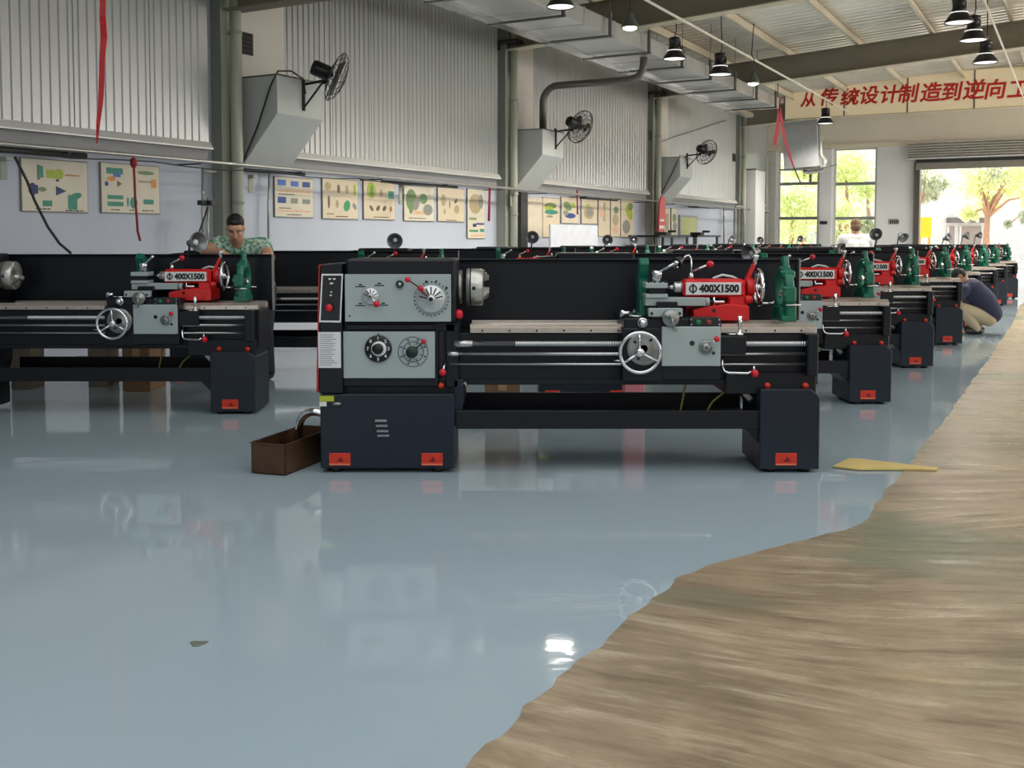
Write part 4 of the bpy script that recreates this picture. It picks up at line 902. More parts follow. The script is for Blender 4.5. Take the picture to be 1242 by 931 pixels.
# ---- long conduit with lamps hanging
base = W(22, 3.75, 4.95); mb = HB(base); mb.tube([(8, 3.75, 5.03), (36.5, 3.75, 4.99)], .022, 0, 8); tag(mb.build('lamp_conduit', mat('white_conduit', rgb(214, 206, 190), .4), None, base), 'white conduit carrying the nearer row of high-bay lamps', 'conduit')
base = W(24, 8.3, 4.95); mb = HB(base); mb.tube([(14, 8.35, 5.03), (36, 8.35, 4.99)], .02, 0, 8); tag(mb.build('lamp_conduit', MATS['white_conduit'], None, base), 'white conduit carrying the three high-bay lamps at upper right', 'conduit')
LENS = mat('lamp_lens', rgb(240, 240, 235), .3, 0, .01, 5, emit=(1, .97, .92, 1), emit_s=1.0)
HG = 'black high-bay lamps'
LAMPS = []
def highbay(px, py, wpx, label, Z=4.45, lit=True):
    # bottom centre of the lens at the pixel, hung at height Z
    d = ray(px, py); k = (Z - CAMH) / d.z; c = Vector((d.x*k, d.y*k, Z)); r = .5 * wpx * c.y / F
    o = thing('high_bay_lamp', label, 'lamp', c, 0, HG)
    mb = MB(); s = r / .2
    mb.rev([(.2*s, 0), (.205*s, .008*s), (.195*s, .03*s), (.13*s, .12*s), (.11*s, .16*s), (.105*s, .17*s), (.1*s, .165*s), (.12*s, .115*s), (.185*s, .02*s)], (0, 0, 0), (0, 0, 1), 0, 28, closed=True); mb.build('lamp_shade', BLACK, o)
    mb = MB(); mb.rev([(.1*s, .16*s), (.105*s, .2*s), (.085*s, .21*s), (.085*s, .3*s), (.1*s, .305*s), (.1*s, .36*s), (.05*s, .38*s), (0, .38*s)], (0, 0, 0), (0, 0, 1), 0, 18)
    for a in range(8): q = a*PI/4; mb.box((math.cos(q)*.08*s - .006, math.sin(q)*.08*s - .006, .2*s), (math.cos(q)*.1*s + .006, math.sin(q)*.1*s + .006, .34*s), 0)
    mb.build('lamp_housing', BLACK, o)
    mb = MB(); mb.rev([(.186*s, .012*s), (.12*s, .002*s), (0, -.002*s)], (0, 0, 0), (0, 0, 1), 0, 28); mb.rev([(.118*s, .14*s), (.124*s, .138*s), (.125*s, .15*s), (.119*s, .152*s)], (0, 0, 0), (0, 0, 1), 0, 28, closed=True); mb.build('lamp_lens', LENS, o)
    s_ = (c - W0).dot(WN); mb = MB(); top = rz(s_, 5.5) - c.z; mb.tube([(0, 0, .37*s), (.03, 0, .5), (0, 0, top)], .01, 0, 6); mb.build('cord', BLACK, o)
    LAMPS.append((c, r))
highbay(680, 9, 34, 'black high-bay lamp at the top edge of the photo, left of the others')
highbay(818, 72, 28, 'black high-bay lamp on the near side of the pair hanging beside the duct')
highbay(873.5, 91, 28, 'black high-bay lamp on the far side of the pair hanging beside the duct')
highbay(1163, 28, 33, 'highest of the three black high-bay lamps over the red lettering')
highbay(1180.5, 49.5, 32, 'middle of the three black high-bay lamps over the red lettering')
highbay(1195, 76.5, 29, 'lowest of the three black high-bay lamps over the red lettering')
highbay(1001, 150, 20, 'flat dark high-bay lamp seen under the left end of the banner', 4.75)
PGL = mat('grey_green_lamp_cap', rgb(84, 92, 84), .4)
BULB = mat('glowing_bulb', rgb(250, 250, 235), .3, 0, .01, 5, emit=(1, .97, .85, 1), emit_s=6.0)
for px, py, lab in ((764, 36, 'small pendant lamp glowing in front of the dark roof beam'), (913.5, 103, 'small pendant lamp glowing at the far end of the duct')):
    d = ray(px, py); Z = 4.45; k = (Z - CAMH) / d.z; c = Vector((d.x*k, d.y*k, Z)); o = thing('pendant_lamp', lab, 'lamp', c, 0, 'small glowing pendant lamps')
    mb = MB(); mb.rev([(.13, .03), (.135, .04), (.12, .09), (.07, .17), (.05, .24), (0, .25)], (0, 0, 0), (0, 0, 1), 0, 20); mb.build('lamp_shade', PGL, o)
    mb = MB(); mb.rev([(.11, .035), (.1, .01), (.05, -.01), (0, -.012)], (0, 0, 0), (0, 0, 1), 0, 18); mb.build('bulb', BULB, o)
    s_ = (c - W0).dot(WN); mb = MB(); mb.tube([(0, 0, .24), (.02, 0, .5), (-.04, 0, .62), (0, 0, rz(s_, 5.45) - Z)], .01, 0, 6); mb.build('cord', BLACK, o)
    LAMPS.append((c, .1))
# ---- ribbons and cords
RIB = mat('red_plastic_ribbon', rgb(206, 36, 44), .3, 0, .18, 14)
RIBP = mat('pink_ribbon', rgb(226, 96, 104), .4, 0, .1, 10)
YR = 9.5; pp = [(125, -30), (124.5, 20), (126, 45), (124, 70), (123, 105), (122, 125), (119, 150), (117.5, 174)]
base = P(117.5, 174, YR); mb = MB(); mb.ribbon([P(x, y, YR + .02*math.sin(i*2)) - base for i, (x, y) in enumerate(pp)], [.055, .055, .06, .05, .05, .045, .035, .012], .004, 0, (.97, .2, 0)); 
tag(mb.build('ribbon', RIB, None, base), 'long red ribbon hanging from the roof at upper left', 'ribbon', 'red ribbons and cords')
def cord(pix, s, r, m, lab, name='cord', cat='cord', grp=None, extra=None):
    pp = [wall_px(x, y, s) for x, y in pix]; base = W(pp[0][0], s, pp[0][1]); mb = HB(base); mb.tube([(t, s, z) for t, z in pp], r, 0, 6)
    if extra: extra(mb, pp)
    return tag(mb.build(name, m, None, base), lab, cat, grp)
cord([(162, 194), (163, 215), (164, 240), (166, 265), (167, 280), (170, 292)], .4, .014, mat('red_cord', rgb(150, 30, 38), .5), 'red cord hanging from the wall pipe in front of a poster', grp='red ribbons and cords', extra=lambda mb, pp: mb.ball((pp[0][0], .4, pp[0][1] - .03), .04, 0, 10, (1, 1, 1.6)))
cord([(594, 228), (593.5, 250), (593, 268)], .42, .025, MATS['red_cord'], 'short red cord hanging beside the second column', grp='red ribbons and cords')
cord([(700, 230), (700.5, 260)], .4, .018, MATS['red_cord'], 'thin red cord in front of the far posters', grp='red ribbons and cords')
cord([(18, 190), (33, 220), (42, 243), (58, 275), (72, 295), (86, 307)], .45, .014, DARK, 'black cable slanting down over the leftmost poster')
cord([(252, 252), (244, 275), (238, 290)], .4, .012, DARK, 'black cable slanting down beside the two conduits')
t0, z0 = wall_px(801, 283, .5); _, z1 = wall_px(801, 238, .5); base = W(t0, .5, z0); mb = HB(base)
mb.prism([(t0 - .02, .5, z1), (t0 + .1, .5, z1), (t0 + .25, .5, z0 + .9), (t0 + .3, .5, z0 + .2), (t0 + .1, .5, z0), (t0 - .2, .5, z0 + .05), (t0 - .12, .5, z0 + .8)], (0, .03, 0), 0); mb.box((t0 - .16, .53, z0 + .12), (t0 + .2, .535, z0 + .2), 1); mb.box((t0 - .1, .53, z0 + .3), (t0 + .16, .535, z0 + .36), 1)
tag(mb.build('flag', [RIB, WHITE], None, base), 'red flag with white marks hanging folded on the far wall', 'flag')
for pix, w, lab in (([(946, 118), (944, 140), (943, 158), (939, 176)], [.04, .07, .12, .1], 'short pink ribbon hanging left of the duct drop'), ([(943, 118), (948, 145), (952, 170), (960, 195), (963, 203)], [.05, .08, .09, .07, .05], 'long pink ribbon trailing across the duct drop')):
    Y = 28.5; base = P(*pix[0], Y); mb = MB(); mb.ribbon([P(x, y, Y) - base for x, y in pix], w, .01, 0, (1, 0, 0)); tag(mb.build('ribbon', RIBP, None, base), lab, 'ribbon', 'pink ribbons by the duct drop')
base = P(963, 203, 28.5); mb = MB(); mb.tube([Vector((0, 0, 0)), P(972, 224, 28.5) - base], .02, 0, 6); tag(mb.build('cord', GALVD, None, base), 'thin grey cord below the long pink ribbon', 'cord')
base = P(945, 118, 28.5); mb = MB(); mb.tube([P(943.5, 118, 28.5) - base, P(943.5, 40, 28.5) - base], .012, 0, 6); tag(mb.build('cord', DARK, None, base), 'dark cord holding up the pink ribbons', 'cord')
# ---- banner sign
TS = 37.55; s0, zt = end_px(952, 99.5, TS); _, zb = end_px(952, 145.5, TS); zt -= .02; s1 = s0 + (end_px(1182, 90, TS)[0] - s0) / 3 * 6
base = W(TS, s0, zb); sg = thing('banner_sign', 'long cream banner with red Chinese lettering under the roof beam', 'sign', base)
sj = [end_px(x, 110, TS)[0] for x in (952, 1024, 1100, 1182)]; wdt = (sj[3] - sj[0]) / 3; sj = [s0 + wdt*i for i in range(7)]
SIGNM = mat('cream_sign_panel', rgb(228, 212, 180), .4, 0, .06, .8, emit=rgb(238, 216, 172), emit_s=.22)  # faint emission added to the panels where the hall light leaves them dim
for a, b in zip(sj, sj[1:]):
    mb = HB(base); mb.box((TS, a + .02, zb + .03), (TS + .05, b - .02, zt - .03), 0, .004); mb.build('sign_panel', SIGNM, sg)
mb = HB(base); mb.box((TS - .02, s0, zt - .03), (TS + .08, s1, zt), 0); mb.box((TS - .02, s0, zb), (TS + .08, s1, zb + .03), 0)
for a in sj: mb.box((TS - .01, a - .02, zb), (TS + .06, a + .02, zt), 1)
mb.build('sign_frame', [mat('cream_frame', rgb(206, 192, 160), .4), GALVD], sg)
mb = MB(Matrix.Translation(-base))
for ch, x, y, sz in zip('从传统设计制造到逆向工', (980, 1004.5, 1030, 1053, 1078, 1100.5, 1128, 1153, 1180.5, 1206, 1234.5), (122, 119, 119, 117, 116, 115, 113.6, 113, 110.5, 110, 109.5), (.5, .6, .58, .6, .6, .62, .62, .62, .62, .62, .62)):
    s, z = end_px(x, y, TS); c = W(TS - .012, s, z)
    T = Matrix(((WN.x, 0, -WD.x, c.x), (WN.y, 0, -WD.y, c.y), (0, 1, 0, c.z), (0, 0, 0, 1)))
    mb.text(ch, sz*.93, T, 0, .004, .013, .16)
mb.build('lettering', mat('red_lettering', rgb(206, 38, 32), .4), sg, label='red Chinese characters')
# ---- end wall
ENDW = mat('beige_end_wall', rgb(224, 214, 196), .5, 0, .03, 1)
ENDL = mat('pale_end_wall', rgb(232, 230, 228), .5, 0, .03, 1)
WF = mat('white_window_frame', rgb(206, 204, 196), .4)
MUL = mat('grey_green_mullion', rgb(132, 138, 128), .4)
S = lambda x, y=240: end_px(x, y, TE)[0]
Zp = lambda x, y: end_px(x, y, TE)[1]
w1a, w1b, w2a, w2b = S(943.5), S(993), S(1011), S(1063); zt1 = Zp(968, 182); zt2 = Zp(1037, 180); ztw = (zt1 + zt2)/2; zs = .95
da = S(1111); db = da + 5.2; zd = Zp(1180, 202)
mb = HB()
def eb(sa, sb, za, zb_, m=0, t0=TE, t1=TE + .25): mb.box((t0, sa, za), (t1, sb, zb_), m)
eb(-.2, w1a, 0, ztw, 1); eb(w1a, w1b, 0, zs, 1); eb(w1b, w2a, 0, ztw, 1); eb(w2a, w2b, 0, zs, 1); eb(w2b, da, 0, ztw, 1); eb(da, db, zd, ztw, 1); eb(db, 20.2, 0, ztw, 1); eb(-.2, 20.2, ztw, 6.6, 0)
struct(mb.build('wall_end', [ENDW, ENDL]))
mb = HB(); mb.box((TE - .1, 0, ztw + .02), (TE, w2b + 1.6, ztw + .14)); struct(mb.build('trim_lintel', mat('cream_ledge', rgb(226, 214, 188), .4)))
mb = HB(); mb.box((TE - .14, w1b + .05, 0), (TE, w2a - .05, ztw)); struct(mb.build('column_6', ENDL)); mb = HB(); mb.box((TE - .06, S(929), 0), (TE, S(941), ztw)); struct(mb.build('trim_window', WF))
def glassm():
    m = bpy.data.materials.new('window_glass'); m.use_nodes = True; nt = m.node_tree; nt.nodes.clear(); L = nt.links.new
    o = nt.nodes.new('ShaderNodeOutputMaterial'); mx = nt.nodes.new('ShaderNodeMixShader'); tr = nt.nodes.new('ShaderNodeBsdfTransparent'); gl = nt.nodes.new('ShaderNodeBsdfGlossy'); gl.inputs['Roughness'].default_value = .03
    fr = nt.nodes.new('ShaderNodeFresnel'); fr.inputs['IOR'].default_value = 1.45; tr.inputs['Color'].default_value = (.93, .96, .94, 1)
    L(fr.outputs['Fac'], mx.inputs['Fac']); L(tr.outputs['BSDF'], mx.inputs[1]); L(gl.outputs['BSDF'], mx.inputs[2]); L(mx.outputs['Shader'], o.inputs['Surface']); return m
GLASS = glassm()
for i, (a, b, xx, mulls) in enumerate(((w1a, w1b, 968, True), (w2a, w2b, 1037, False))):
    base = W(TE + .1, (a + b)/2, zs); mb = HB(base); f = .06
    for (sa, sb, za, zb_) in ((a, a + f, zs, ztw), (b - f, b, zs, ztw), (a, b, zs, zs + f), (a, b, ztw - f, ztw)): mb.box((TE + .04, sa, za), (TE + .16, sb, zb_), 0)
    zz = [Zp(xx, 222.5), Zp(xx, 264.5)]
    for z in zz: mb.box((TE + .05, a, z - .05), (TE + .15, b, z + .05), 1)
    if mulls: q = S(982); mb.box((TE + .06, q - .04, zz[0]), (TE + .14, q + .04, ztw), 1)
    o = struct(mb.build('window_%d' % (i + 1), [WF, MUL], None, base))
    lv = [zs, zz[1], zz[0], ztw]
    for za, zb_ in zip(lv, lv[1:]): mb = HB(base); mb.box((TE + .095, a + f, za + .04), (TE + .101, b - f, zb_ - .04)); mb.build('window_pane', GLASS, o)
# door jamb, shutter
JAM = mat('door_jamb_metal', rgb(104, 98, 88), .4, .3)
mb = HB(); mb.box((TE - .12, da - .06, 0), (TE + .26, da + .12, zd + .2)); mb.box((TE - .12, db - .12, 0), (TE + .26, db + .1, zd + .2)); struct(mb.build('trim_door_jamb', JAM))
base = W(TE - .1, da, zd); sh = thing('roller_shutter', 'grey slatted roller shutter rolled up above the open doorway', 'shutter', base)
zsa, zsb = Zp(1180, 170), Zp(1180, 192); mb = HB(base); n = 7
for k in range(n):
    za = zsb + (zsa - zsb)*k/n; zb_ = zsb + (zsa - zsb)*(k + 1)/n; mb.prism([(TE - .2, da - .25, za), (TE - .34, da - .25, za + .03), (TE - .36, da - .25, (za + zb_)/2), (TE - .34, da - .25, zb_ - .03), (TE - .2, da - .25, zb_)], (0, db - da + .4, 0), 0)
mb.build('slat_roll', mat('shutter_slat', rgb(216, 212, 204), .4, .2, .05, 3), sh)
mb = HB(base); mb.box((TE - .2, da, zd - .06), (TE - .1, db, zsb), 0); mb.box((TE - .24, da, zsb - .1), (TE - .08, db, zsb), 1); mb.build('bottom_rail', [mat('shutter_rail', rgb(150, 144, 134), .4, .3), DARK], sh)
base = W(TE - .02, S(1084), Zp(1084, 272)); mb = HB(base); sa, sb, za, zb_ = S(1078), S(1090), Zp(1084, 272), Zp(1084, 265)
mb.box((TE - .02, sa, za), (TE, sb, zb_), 0, .004)
for k in range(5): mb.box((TE - .026, sa + .05 + .06*k, za + .03), (TE - .018, sa + .09 + .06*k, zb_ - .05), 1)
tag(mb.build('wall_plaque', [mat('pale_plaque', rgb(168, 164, 160), .5), INK], None, base), 'small smudged dark plaque between the window and the doorway', 'plaque')
base = W(TE - .18, S(1000.5), Zp(1000, 270)); mb = HB(base); sa, sb, za, zb_ = S(996), S(1005), Zp(1000, 272), Zp(1000, 268); mb.box((TE - .17, sa, za), (TE - .14, sb, zb_), 0, .004)
tag(mb.build('wall_plaque', DARK, None, base), 'tiny dark plaque on the pier between the two end windows', 'plaque')
# corner: white cabinet-like duct and pipes
sa, za = end_px(900, 206, 38.2); sb, _ = end_px(917, 206, 38.2); base = W(38.2, 0.1, 0); mb = HB(base)
mb.box((38.2, .2, 0), (39.3, sb, za), 0, .01); mb.box((38.17, .2, za), (39.33, sb + .03, za + .03), 1)
tag(mb.build('corner_box', [ENDL, GALVD], None, base), 'tall white boxed riser in the far left corner', 'box')
def epipe(pix, t, r, m, lab):
    pp = [end_px(x, y, t) for x, y in pix]; base = W(t, pp[-1][0], 0); mb = HB(base); mb.tube([(t, s, z) for s, z in pp], r, 0, 10); tag(mb.build('corner_pipe', m, None, base), lab, 'pipe', 'pipes in the far corner')
epipe([(924, 148), (924, 187), (929, 192), (929, 320)], TE - .2, .09, PIPEG, 'cream pipe with a kink running down the far corner')
epipe([(921, 148), (921, 320)], TE - .35, .06, JAM, 'straight dark pipe running down the far corner')
# ---- outside
GRD = mat('outside_concrete', rgb(214, 206, 196), .7, 0, .05, .6)
mb = MB(); mb.box((-60, 20, -.3), (140, 140, -.21)); o = mb.build('ground_outside', GRD); struct(o)
mb = HB(); mb.box((TE + .25, -6, -.25), (TE + 30, 34, -.005)); struct(mb.build('ground_forecourt', GRD))
def at(px, py, Y): return P(px, py, Y)
Yb = 62.0; a, b = at(1060, 300, Yb), at(1420, 222, Yb + 0); WHT = mat('white_outside_wall', rgb(236, 234, 230), .6)
o = thing('building', 'white building across the yard with a grey canopy over its doors', 'building', (a.x + 8, Yb, 0))
bs = Vector((a.x + 8, Yb, 0))
mb = MB(Matrix.Translation(-bs)); mb.box((a.x - 22, Yb, 0), (b.x + 8, Yb + 8, 5.6), 0); mb.build('wall', WHT, o)
e0, e1 = at(1148, 264, Yb), at(1193, 270, Yb); mb = MB(Matrix.Translation(-bs)); mb.box((e0.x, Yb - .6, e1.z), (e1.x, Yb, e0.z), 0, .01); mb.build('canopy', mat('grey_canopy', rgb(120, 112, 110), .5), o)
for x0, x1 in ((1148, 1157.5), (1163, 1190)):
    p0, p1 = at(x0, 274, Yb), at(x1, 274, Yb); mb = MB(Matrix.Translation(-bs)); mb.box((p0.x, Yb - .05, 0), (p1.x, Yb + .02, p0.z), 0); 
    mb.box((p0.x, Yb - .1, 0), (p0.x + .12, Yb - .03, p0.z), 1); mb.build('door', [mat('grey_door_panel', rgb(176, 160, 150), .5), WHT], o)
p0 = at(1122, 262, 46.0); base = Vector((p0.x, 46, 0)); o = thing('notice_stand', 'yellow board on orange legs outside the doorway', 'board', base)
mb = MB(); mb.box((-.28, -.06, p0.z - 1.0 + .05), (.28, .06, p0.z - .05), 0, .02); mb.build('board_panel', mat('yellow_board', rgb(236, 184, 20), .5), o)
for x in (-.22, .2): mb = MB(); mb.box((x - .04, -.04, 0), (x + .04, .04, p0.z - .9)); mb.build('leg', mat('orange_leg', rgb(214, 150, 60), .5), o)
LEAF = [mat('tree_leaf_light', rgb(232, 238, 186), .5, 0, .12, 3), mat('tree_leaf_dark', rgb(196, 202, 178), .5, 0, .2, 3), mat('trunk_bark', rgb(186, 146, 122), .8, 0, .15, 8)]
for m_ in LEAF[:2]:
    nt, b = nodes(m_); b.inputs['Transmission Weight'].default_value = 0; tl_ = nt.nodes.new('ShaderNodeBsdfTranslucent'); ms_ = nt.nodes.new('ShaderNodeMixShader'); ms_.inputs['Fac'].default_value = .5
    src = b.inputs['Base Color'].links[0].from_socket; nt.links.new(src, tl_.inputs['Color']); nt.links.new(b.outputs['BSDF'], ms_.inputs[1]); nt.links.new(tl_.outputs['BSDF'], ms_.inputs[2]); nt.links.new(ms_.outputs['Shader'], nt.nodes['Material Output'].inputs['Surface'])
def leaves(mb, c, r, n, size, rng, m=0, sc=(1, 1, .8)):
    for _ in range(n):
        while True:
            d = Vector((rng.uniform(-1, 1), rng.uniform(-1, 1), rng.uniform(-1, 1)))
            if d.length < 1: d *= rng.uniform(.5, 1.45); break
        p = Vector(c) + Vector((d.x*sc[0], d.y*sc[1], d.z*sc[2])) * r
        R = Euler((rng.uniform(0, 6), rng.uniform(0, 6), rng.uniform(0, 6))).to_matrix(); s = size * rng.uniform(.6, 1.3)
        mb.face([p + R @ Vector(q) for q in ((-s, 0, 0), (0, -s*.45, .1*s), (s, 0, 0), (0, s*.45, .1*s))], m)
def tree(Y, px_t, py_top, crown, label, seed, n=260, size=.16, dark=0):
    rng = random.Random(seed); p0 = at(px_t, 300, Y); base = Vector((p0.x, Y, 0)); o = thing('tree', label, 'tree', base)
    fork = at(px_t + 2, 258, Y) - base; mb = MB()
    mb.tube([Vector((0, 0, 0)), Vector((0, 0, fork.z*.6)), fork], .2, 0, 8, radii=[.2, .15, .13])
    cb = MB()
    for (cx, cy, rp) in crown:
        c = at(cx, cy, Y) - base; c.y += rng.uniform(-1.2, 1.2); r = rp * Y / F
        mb.tube([fork - Vector((0, 0, .2)), fork.lerp(c, .5) + Vector((rng.uniform(-.2, .2), 0, .2)), c], .1, 0, 6, radii=[.1, .05, .02])
        leaves(cb, c, r, n, size, rng, 1 if rng.random() < dark else 0)
    mb.build('trunk', LEAF[2], o); cb.build('crown', LEAF[:2], o, fixn=False)
tree(50, 1196, 200, [(1180, 228, 22), (1205, 222, 24), (1228, 226, 24), (1170, 214, 18), (1192, 210, 20), (1222, 210, 20), (1186, 258, 12), (1240, 238, 18), (1212, 246, 12), (1255, 216, 24), (1200, 196, 26), (1235, 196, 26)], 'slim tree with a forked trunk in front of the white building', 11, 420, .12, .3)
tree(54, 1105, 200, [(1125, 225, 16), (1135, 212, 16), (1118, 214, 14), (1150, 222, 12), (1128, 236, 12), (1100, 205, 26), (1142, 234, 9)], 'darker tree whose branches reach in at the left of the doorway', 12, 340, .12, .85)
tree(48, 1250, 200, [(1238, 268, 6), (1233, 272, 5), (1244, 262, 8), (1265, 240, 24)], 'tree at the right photo edge showing a few dark sprays', 13, 240, .1, .95)
for k, (px, py, rp, Yq, lab) in enumerate(((958, 245, 34, 44, 'lime green bush outside the left end window'), (975, 200, 30, 47, 'pale green tree crown behind the left end window'), (1026, 205, 34, 46, 'pale green tree crown behind the right end window'), (1018, 262, 18, 43.5, 'low lime green bush outside the right end window'), (1052, 232, 14, 45, 'small thin tree outside the right end window'))):
    rng = random.Random(40 + k); p0 = at(px, py, Yq); base = Vector((p0.x, Yq, 0)); o = thing('bush' if k in (0, 3) else 'tree', lab, 'bush' if k in (0, 3) else 'tree', base)
    mb = MB(); mb.tube([Vector((0, 0, 0)), Vector((.1, 0, p0.z*.6)), Vector((0, 0, p0.z))], .1, 0, 8, radii=[.14, .1, .04]); mb.build('trunk', LEAF[2], o)
    mb = MB(); leaves(mb, (0, 0, p0.z), rp*Yq/F, 1700 if rp > 20 else 300, .12, rng, 0); leaves(mb, (0, 0, p0.z*.55), rp*Yq/F*.9, 500, .12, rng, 0 if k != 4 else 1); mb.build('crown', LEAF[:2], o, fixn=False)
# ================================================================== loose things
RUST = mat('rusty_brown_steel', rgb(92, 66, 48), .42, .35, .25, 9)
a = G(307.5, 574); b = G(344, 577); u = (b - a).normalized(); n = Vector((-u.y, u.x, 0)); wd = (b - a).length; dp = .56; h = P(305, 537, a.y).z
base = a + u*wd/2 + n*dp/2; th = .006
mb = MB(Matrix.Translation(-base)); Z = Vector((0, 0, 1)); fl = .012
def slab(p, e1, e2, e3, m=0): mb.prism([p, p + e1, p + e1 + e2, p + e2], e3, m)
slab(a - u*fl + Z*.004, u*(wd + 2*fl), n*dp, Z*th)
A, B = a - u*fl, b + u*fl
slab(A + Z*.004, u*(wd + 2*fl), Z*h, n*th); slab(A + n*dp + Z*.004, u*(wd + 2*fl), Z*h, -n*th); slab(A + Z*.004, n*dp, Z*h, u*th); slab(B + Z*.004, n*dp, Z*h, -u*th)
for p, e in ((A, u*(wd + 2*fl)), (A + n*dp, u*(wd + 2*fl))): slab(p + Z*(h - .002) - n*.008, e, n*.016, Z*.006)
for p in (A, B): slab(p + Z*(h - .002) - u*.008, n*dp, u*.016, Z*.006)
o = mb.build('coolant_box', RUST, None, base); tag(o, 'open rust-brown steel box on the floor at the left foot of the nearest lathe', 'box')
hb = P(361, 524, YF + .42); hp = [P(361, 524, YF + .36) , P(363, 514, YF + .36), P(367, 505, YF + .34), P(374, 500, YF + .32), P(381, 499, YF + .3), P(391, 501, YF + .3)]
hp[0].z -= .05
bz = hp[0].copy(); path = []
for i in range(len(hp) - 1):
    for k in range(4): path.append(hp[i].lerp(hp[i+1], k/4))
path.append(hp[-1]); sm = path[:]
for _ in range(3): sm = [sm[0]] + [(sm[i-1] + sm[i]*2 + sm[i+1]) / 4 for i in range(1, len(sm) - 1)] + [sm[-1]]
dense = []
for i in range(len(sm) - 1):
    for k in range(3): dense.append(sm[i].lerp(sm[i+1], k/3))
mb = MB(); mb.tube([p - bz for p in dense], .022, 0, 12, radii=[.024 if i % 2 else .0215 for i in range(len(dense))])
tag(mb.build('flexible_hose', CHROME, None, bz), 'ribbed silver hose curving from the rusty box into the nearest lathe', 'hose')
BRD = mat('yellow_plywood', rgb(206, 182, 112), .55, 0, .1, 8)
pp = [G(x, y) for x, y in ((1010, 567.5), (1030, 558), (1048, 559.5), (1082, 563.5), (1106, 566.5), (1138, 569.5), (1136, 572), (1100, 571), (1040, 571))]
base = pp[0].copy(); mb = MB(); mb.prism([p - base + Vector((0, 0, .004)) for p in pp], (0, 0, .011), 0, .002); tag(mb.build('plywood_scrap', BRD, None, base), 'thin yellowish board scrap lying across the edge of the blue floor', 'board')
CARD = mat('brown_cardboard', rgb(132, 100, 70), .7, 0, .08, 6)
def carton(px0, px1, pyb, Y, hh, dd, label, m=CARD, name='cardboard_box'):
    p0, p1 = P(px0, pyb, Y), P(px1, pyb, Y); base = Vector(((p0.x + p1.x)/2, Y, 0)); w = (p1.x - p0.x)/2; mb = MB()
    mb.box((-w, 0, .0), (w, dd, hh), 0, .006); mb.box((-.03, -.002, hh*.5), (.03, dd*.98, hh + .002), 1, 0); mb.box((-w*.98, dd*.48, hh - .001), (w*.98, dd*.52, hh + .003), 1, 0)
    tag(mb.build(name, [m, mat('packing_tape', rgb(176, 146, 104), .3)], None, base), label, 'box')
carton(588, 631, 480, 7.25, .46, .35, 'brown carton seen under the bed of the nearest lathe')
carton(148, 182, 440, 8.75, .48, .4, 'small brown carton under the bed of the lathe at the left edge')
base = G(20, 452) ; p0, p1 = P(14, 452, 8.9), P(136, 432, 9.1); p0.z = .42; p1.z = .5
mb = MB(); d = p1 - p0; mb.prism([Vector((0, 0, 0)), Vector((0, .12, 0)), Vector((0, .12, .035)), Vector((0, 0, .035))], d, 0, .003); tag(mb.build('timber_plank', mat('grey_timber', rgb(120, 108, 92), .6, 0, .15, 8), None, p0), 'long grey plank behind the lathe at the left edge', 'plank')
for q, lab in ((.12, 'left'), (.88, 'right')):
    r = p0 + d*q; mb = MB(); mb.box((-.09, -.05, 0), (.09, .2, r.z - .012), 0, .004); tag(mb.build('timber_block', mat('grey_timber', rgb(120, 108, 92), .6), None, (r.x, r.y, 0)), 'wooden block under the %s end of the long grey plank' % lab, 'block')
p0, p1 = P(757.5, 481, 7.2), P(782, 481, 7.2); base = Vector(((p0.x+p1.x)/2, 7.2, 0)); mb = MB(); w = (p1.x-p0.x)/2; mb.box((-w, 0, 0), (w, .16, .46), 0, .006); mb.box((-w*.9, -.003, .3), (w*.9, .0, .44), 1, 0)
tag(mb.build('pink_carton', [mat('pink_card', rgb(226, 140, 150), .5), mat('pink_card_pale', rgb(236, 170, 178), .5)], None, base), 'pink carton behind the bed of the nearest lathe', 'box')
p0 = G(240, 781); mb = MB(); rq = random.Random(9)
for k in range(1): mb.prism([Vector((.022*math.cos(a)*(1 + .5*math.sin(3*a)), .03*math.sin(a)*(1 + .4*math.cos(2*a)), 0)) for a in [2*PI*i/14 for i in range(14)]], (0, 0, .003), 0)
tag(mb.build('dirt_smear', mat('grey_green_dirt', rgb(104, 112, 98), .7, 0, .3, 30), None, p0), 'small dark smear of dirt alone on the open blue floor', 'dirt')
# ================================================================== people
SKIN = mat('skin', rgb(198, 150, 122), .5, 0, .05, 12); HAIR = mat('black_hair', rgb(20, 18, 18), .5, 0, .1, 40)
def limb(mb, pts, rs, seg=16):
    for i, (p, r) in enumerate(zip(pts, rs)): mb.ball(p, r, 0, seg)
    for (a, ra), (b, rb) in zip(zip(pts, rs), zip(pts[1:], rs[1:])): mb.cyl(a, b, ra, 0, seg, r1=rb)
def fuse(mb, name, m, base, parent=None, vox=.008, sm=6):
    o = mb.build(name + '_raw', m); o.modifiers.new('r', 'REMESH').mode = 'VOXEL'; o.modifiers['r'].voxel_size = vox; o.modifiers['r'].use_smooth_shade = True
    s = o.modifiers.new('s', 'SMOOTH'); s.iterations = sm; s.factor = .5
    dg = bpy.context.evaluated_depsgraph_get(); me = bpy.data.meshes.new_from_object(o.evaluated_get(dg)); bpy.data.objects.remove(o)
    me.name = name; me.materials.clear(); me.materials.append(m)
    for p in me.polygons: p.use_smooth = True
    me.transform(Matrix.Translation(-Vector(base) if parent is None else -Vector(base)))
    r = bpy.data.objects.new(name, me); COL.objects.link(r)
    if parent: r.parent = parent
    else: r.location = base
    return r
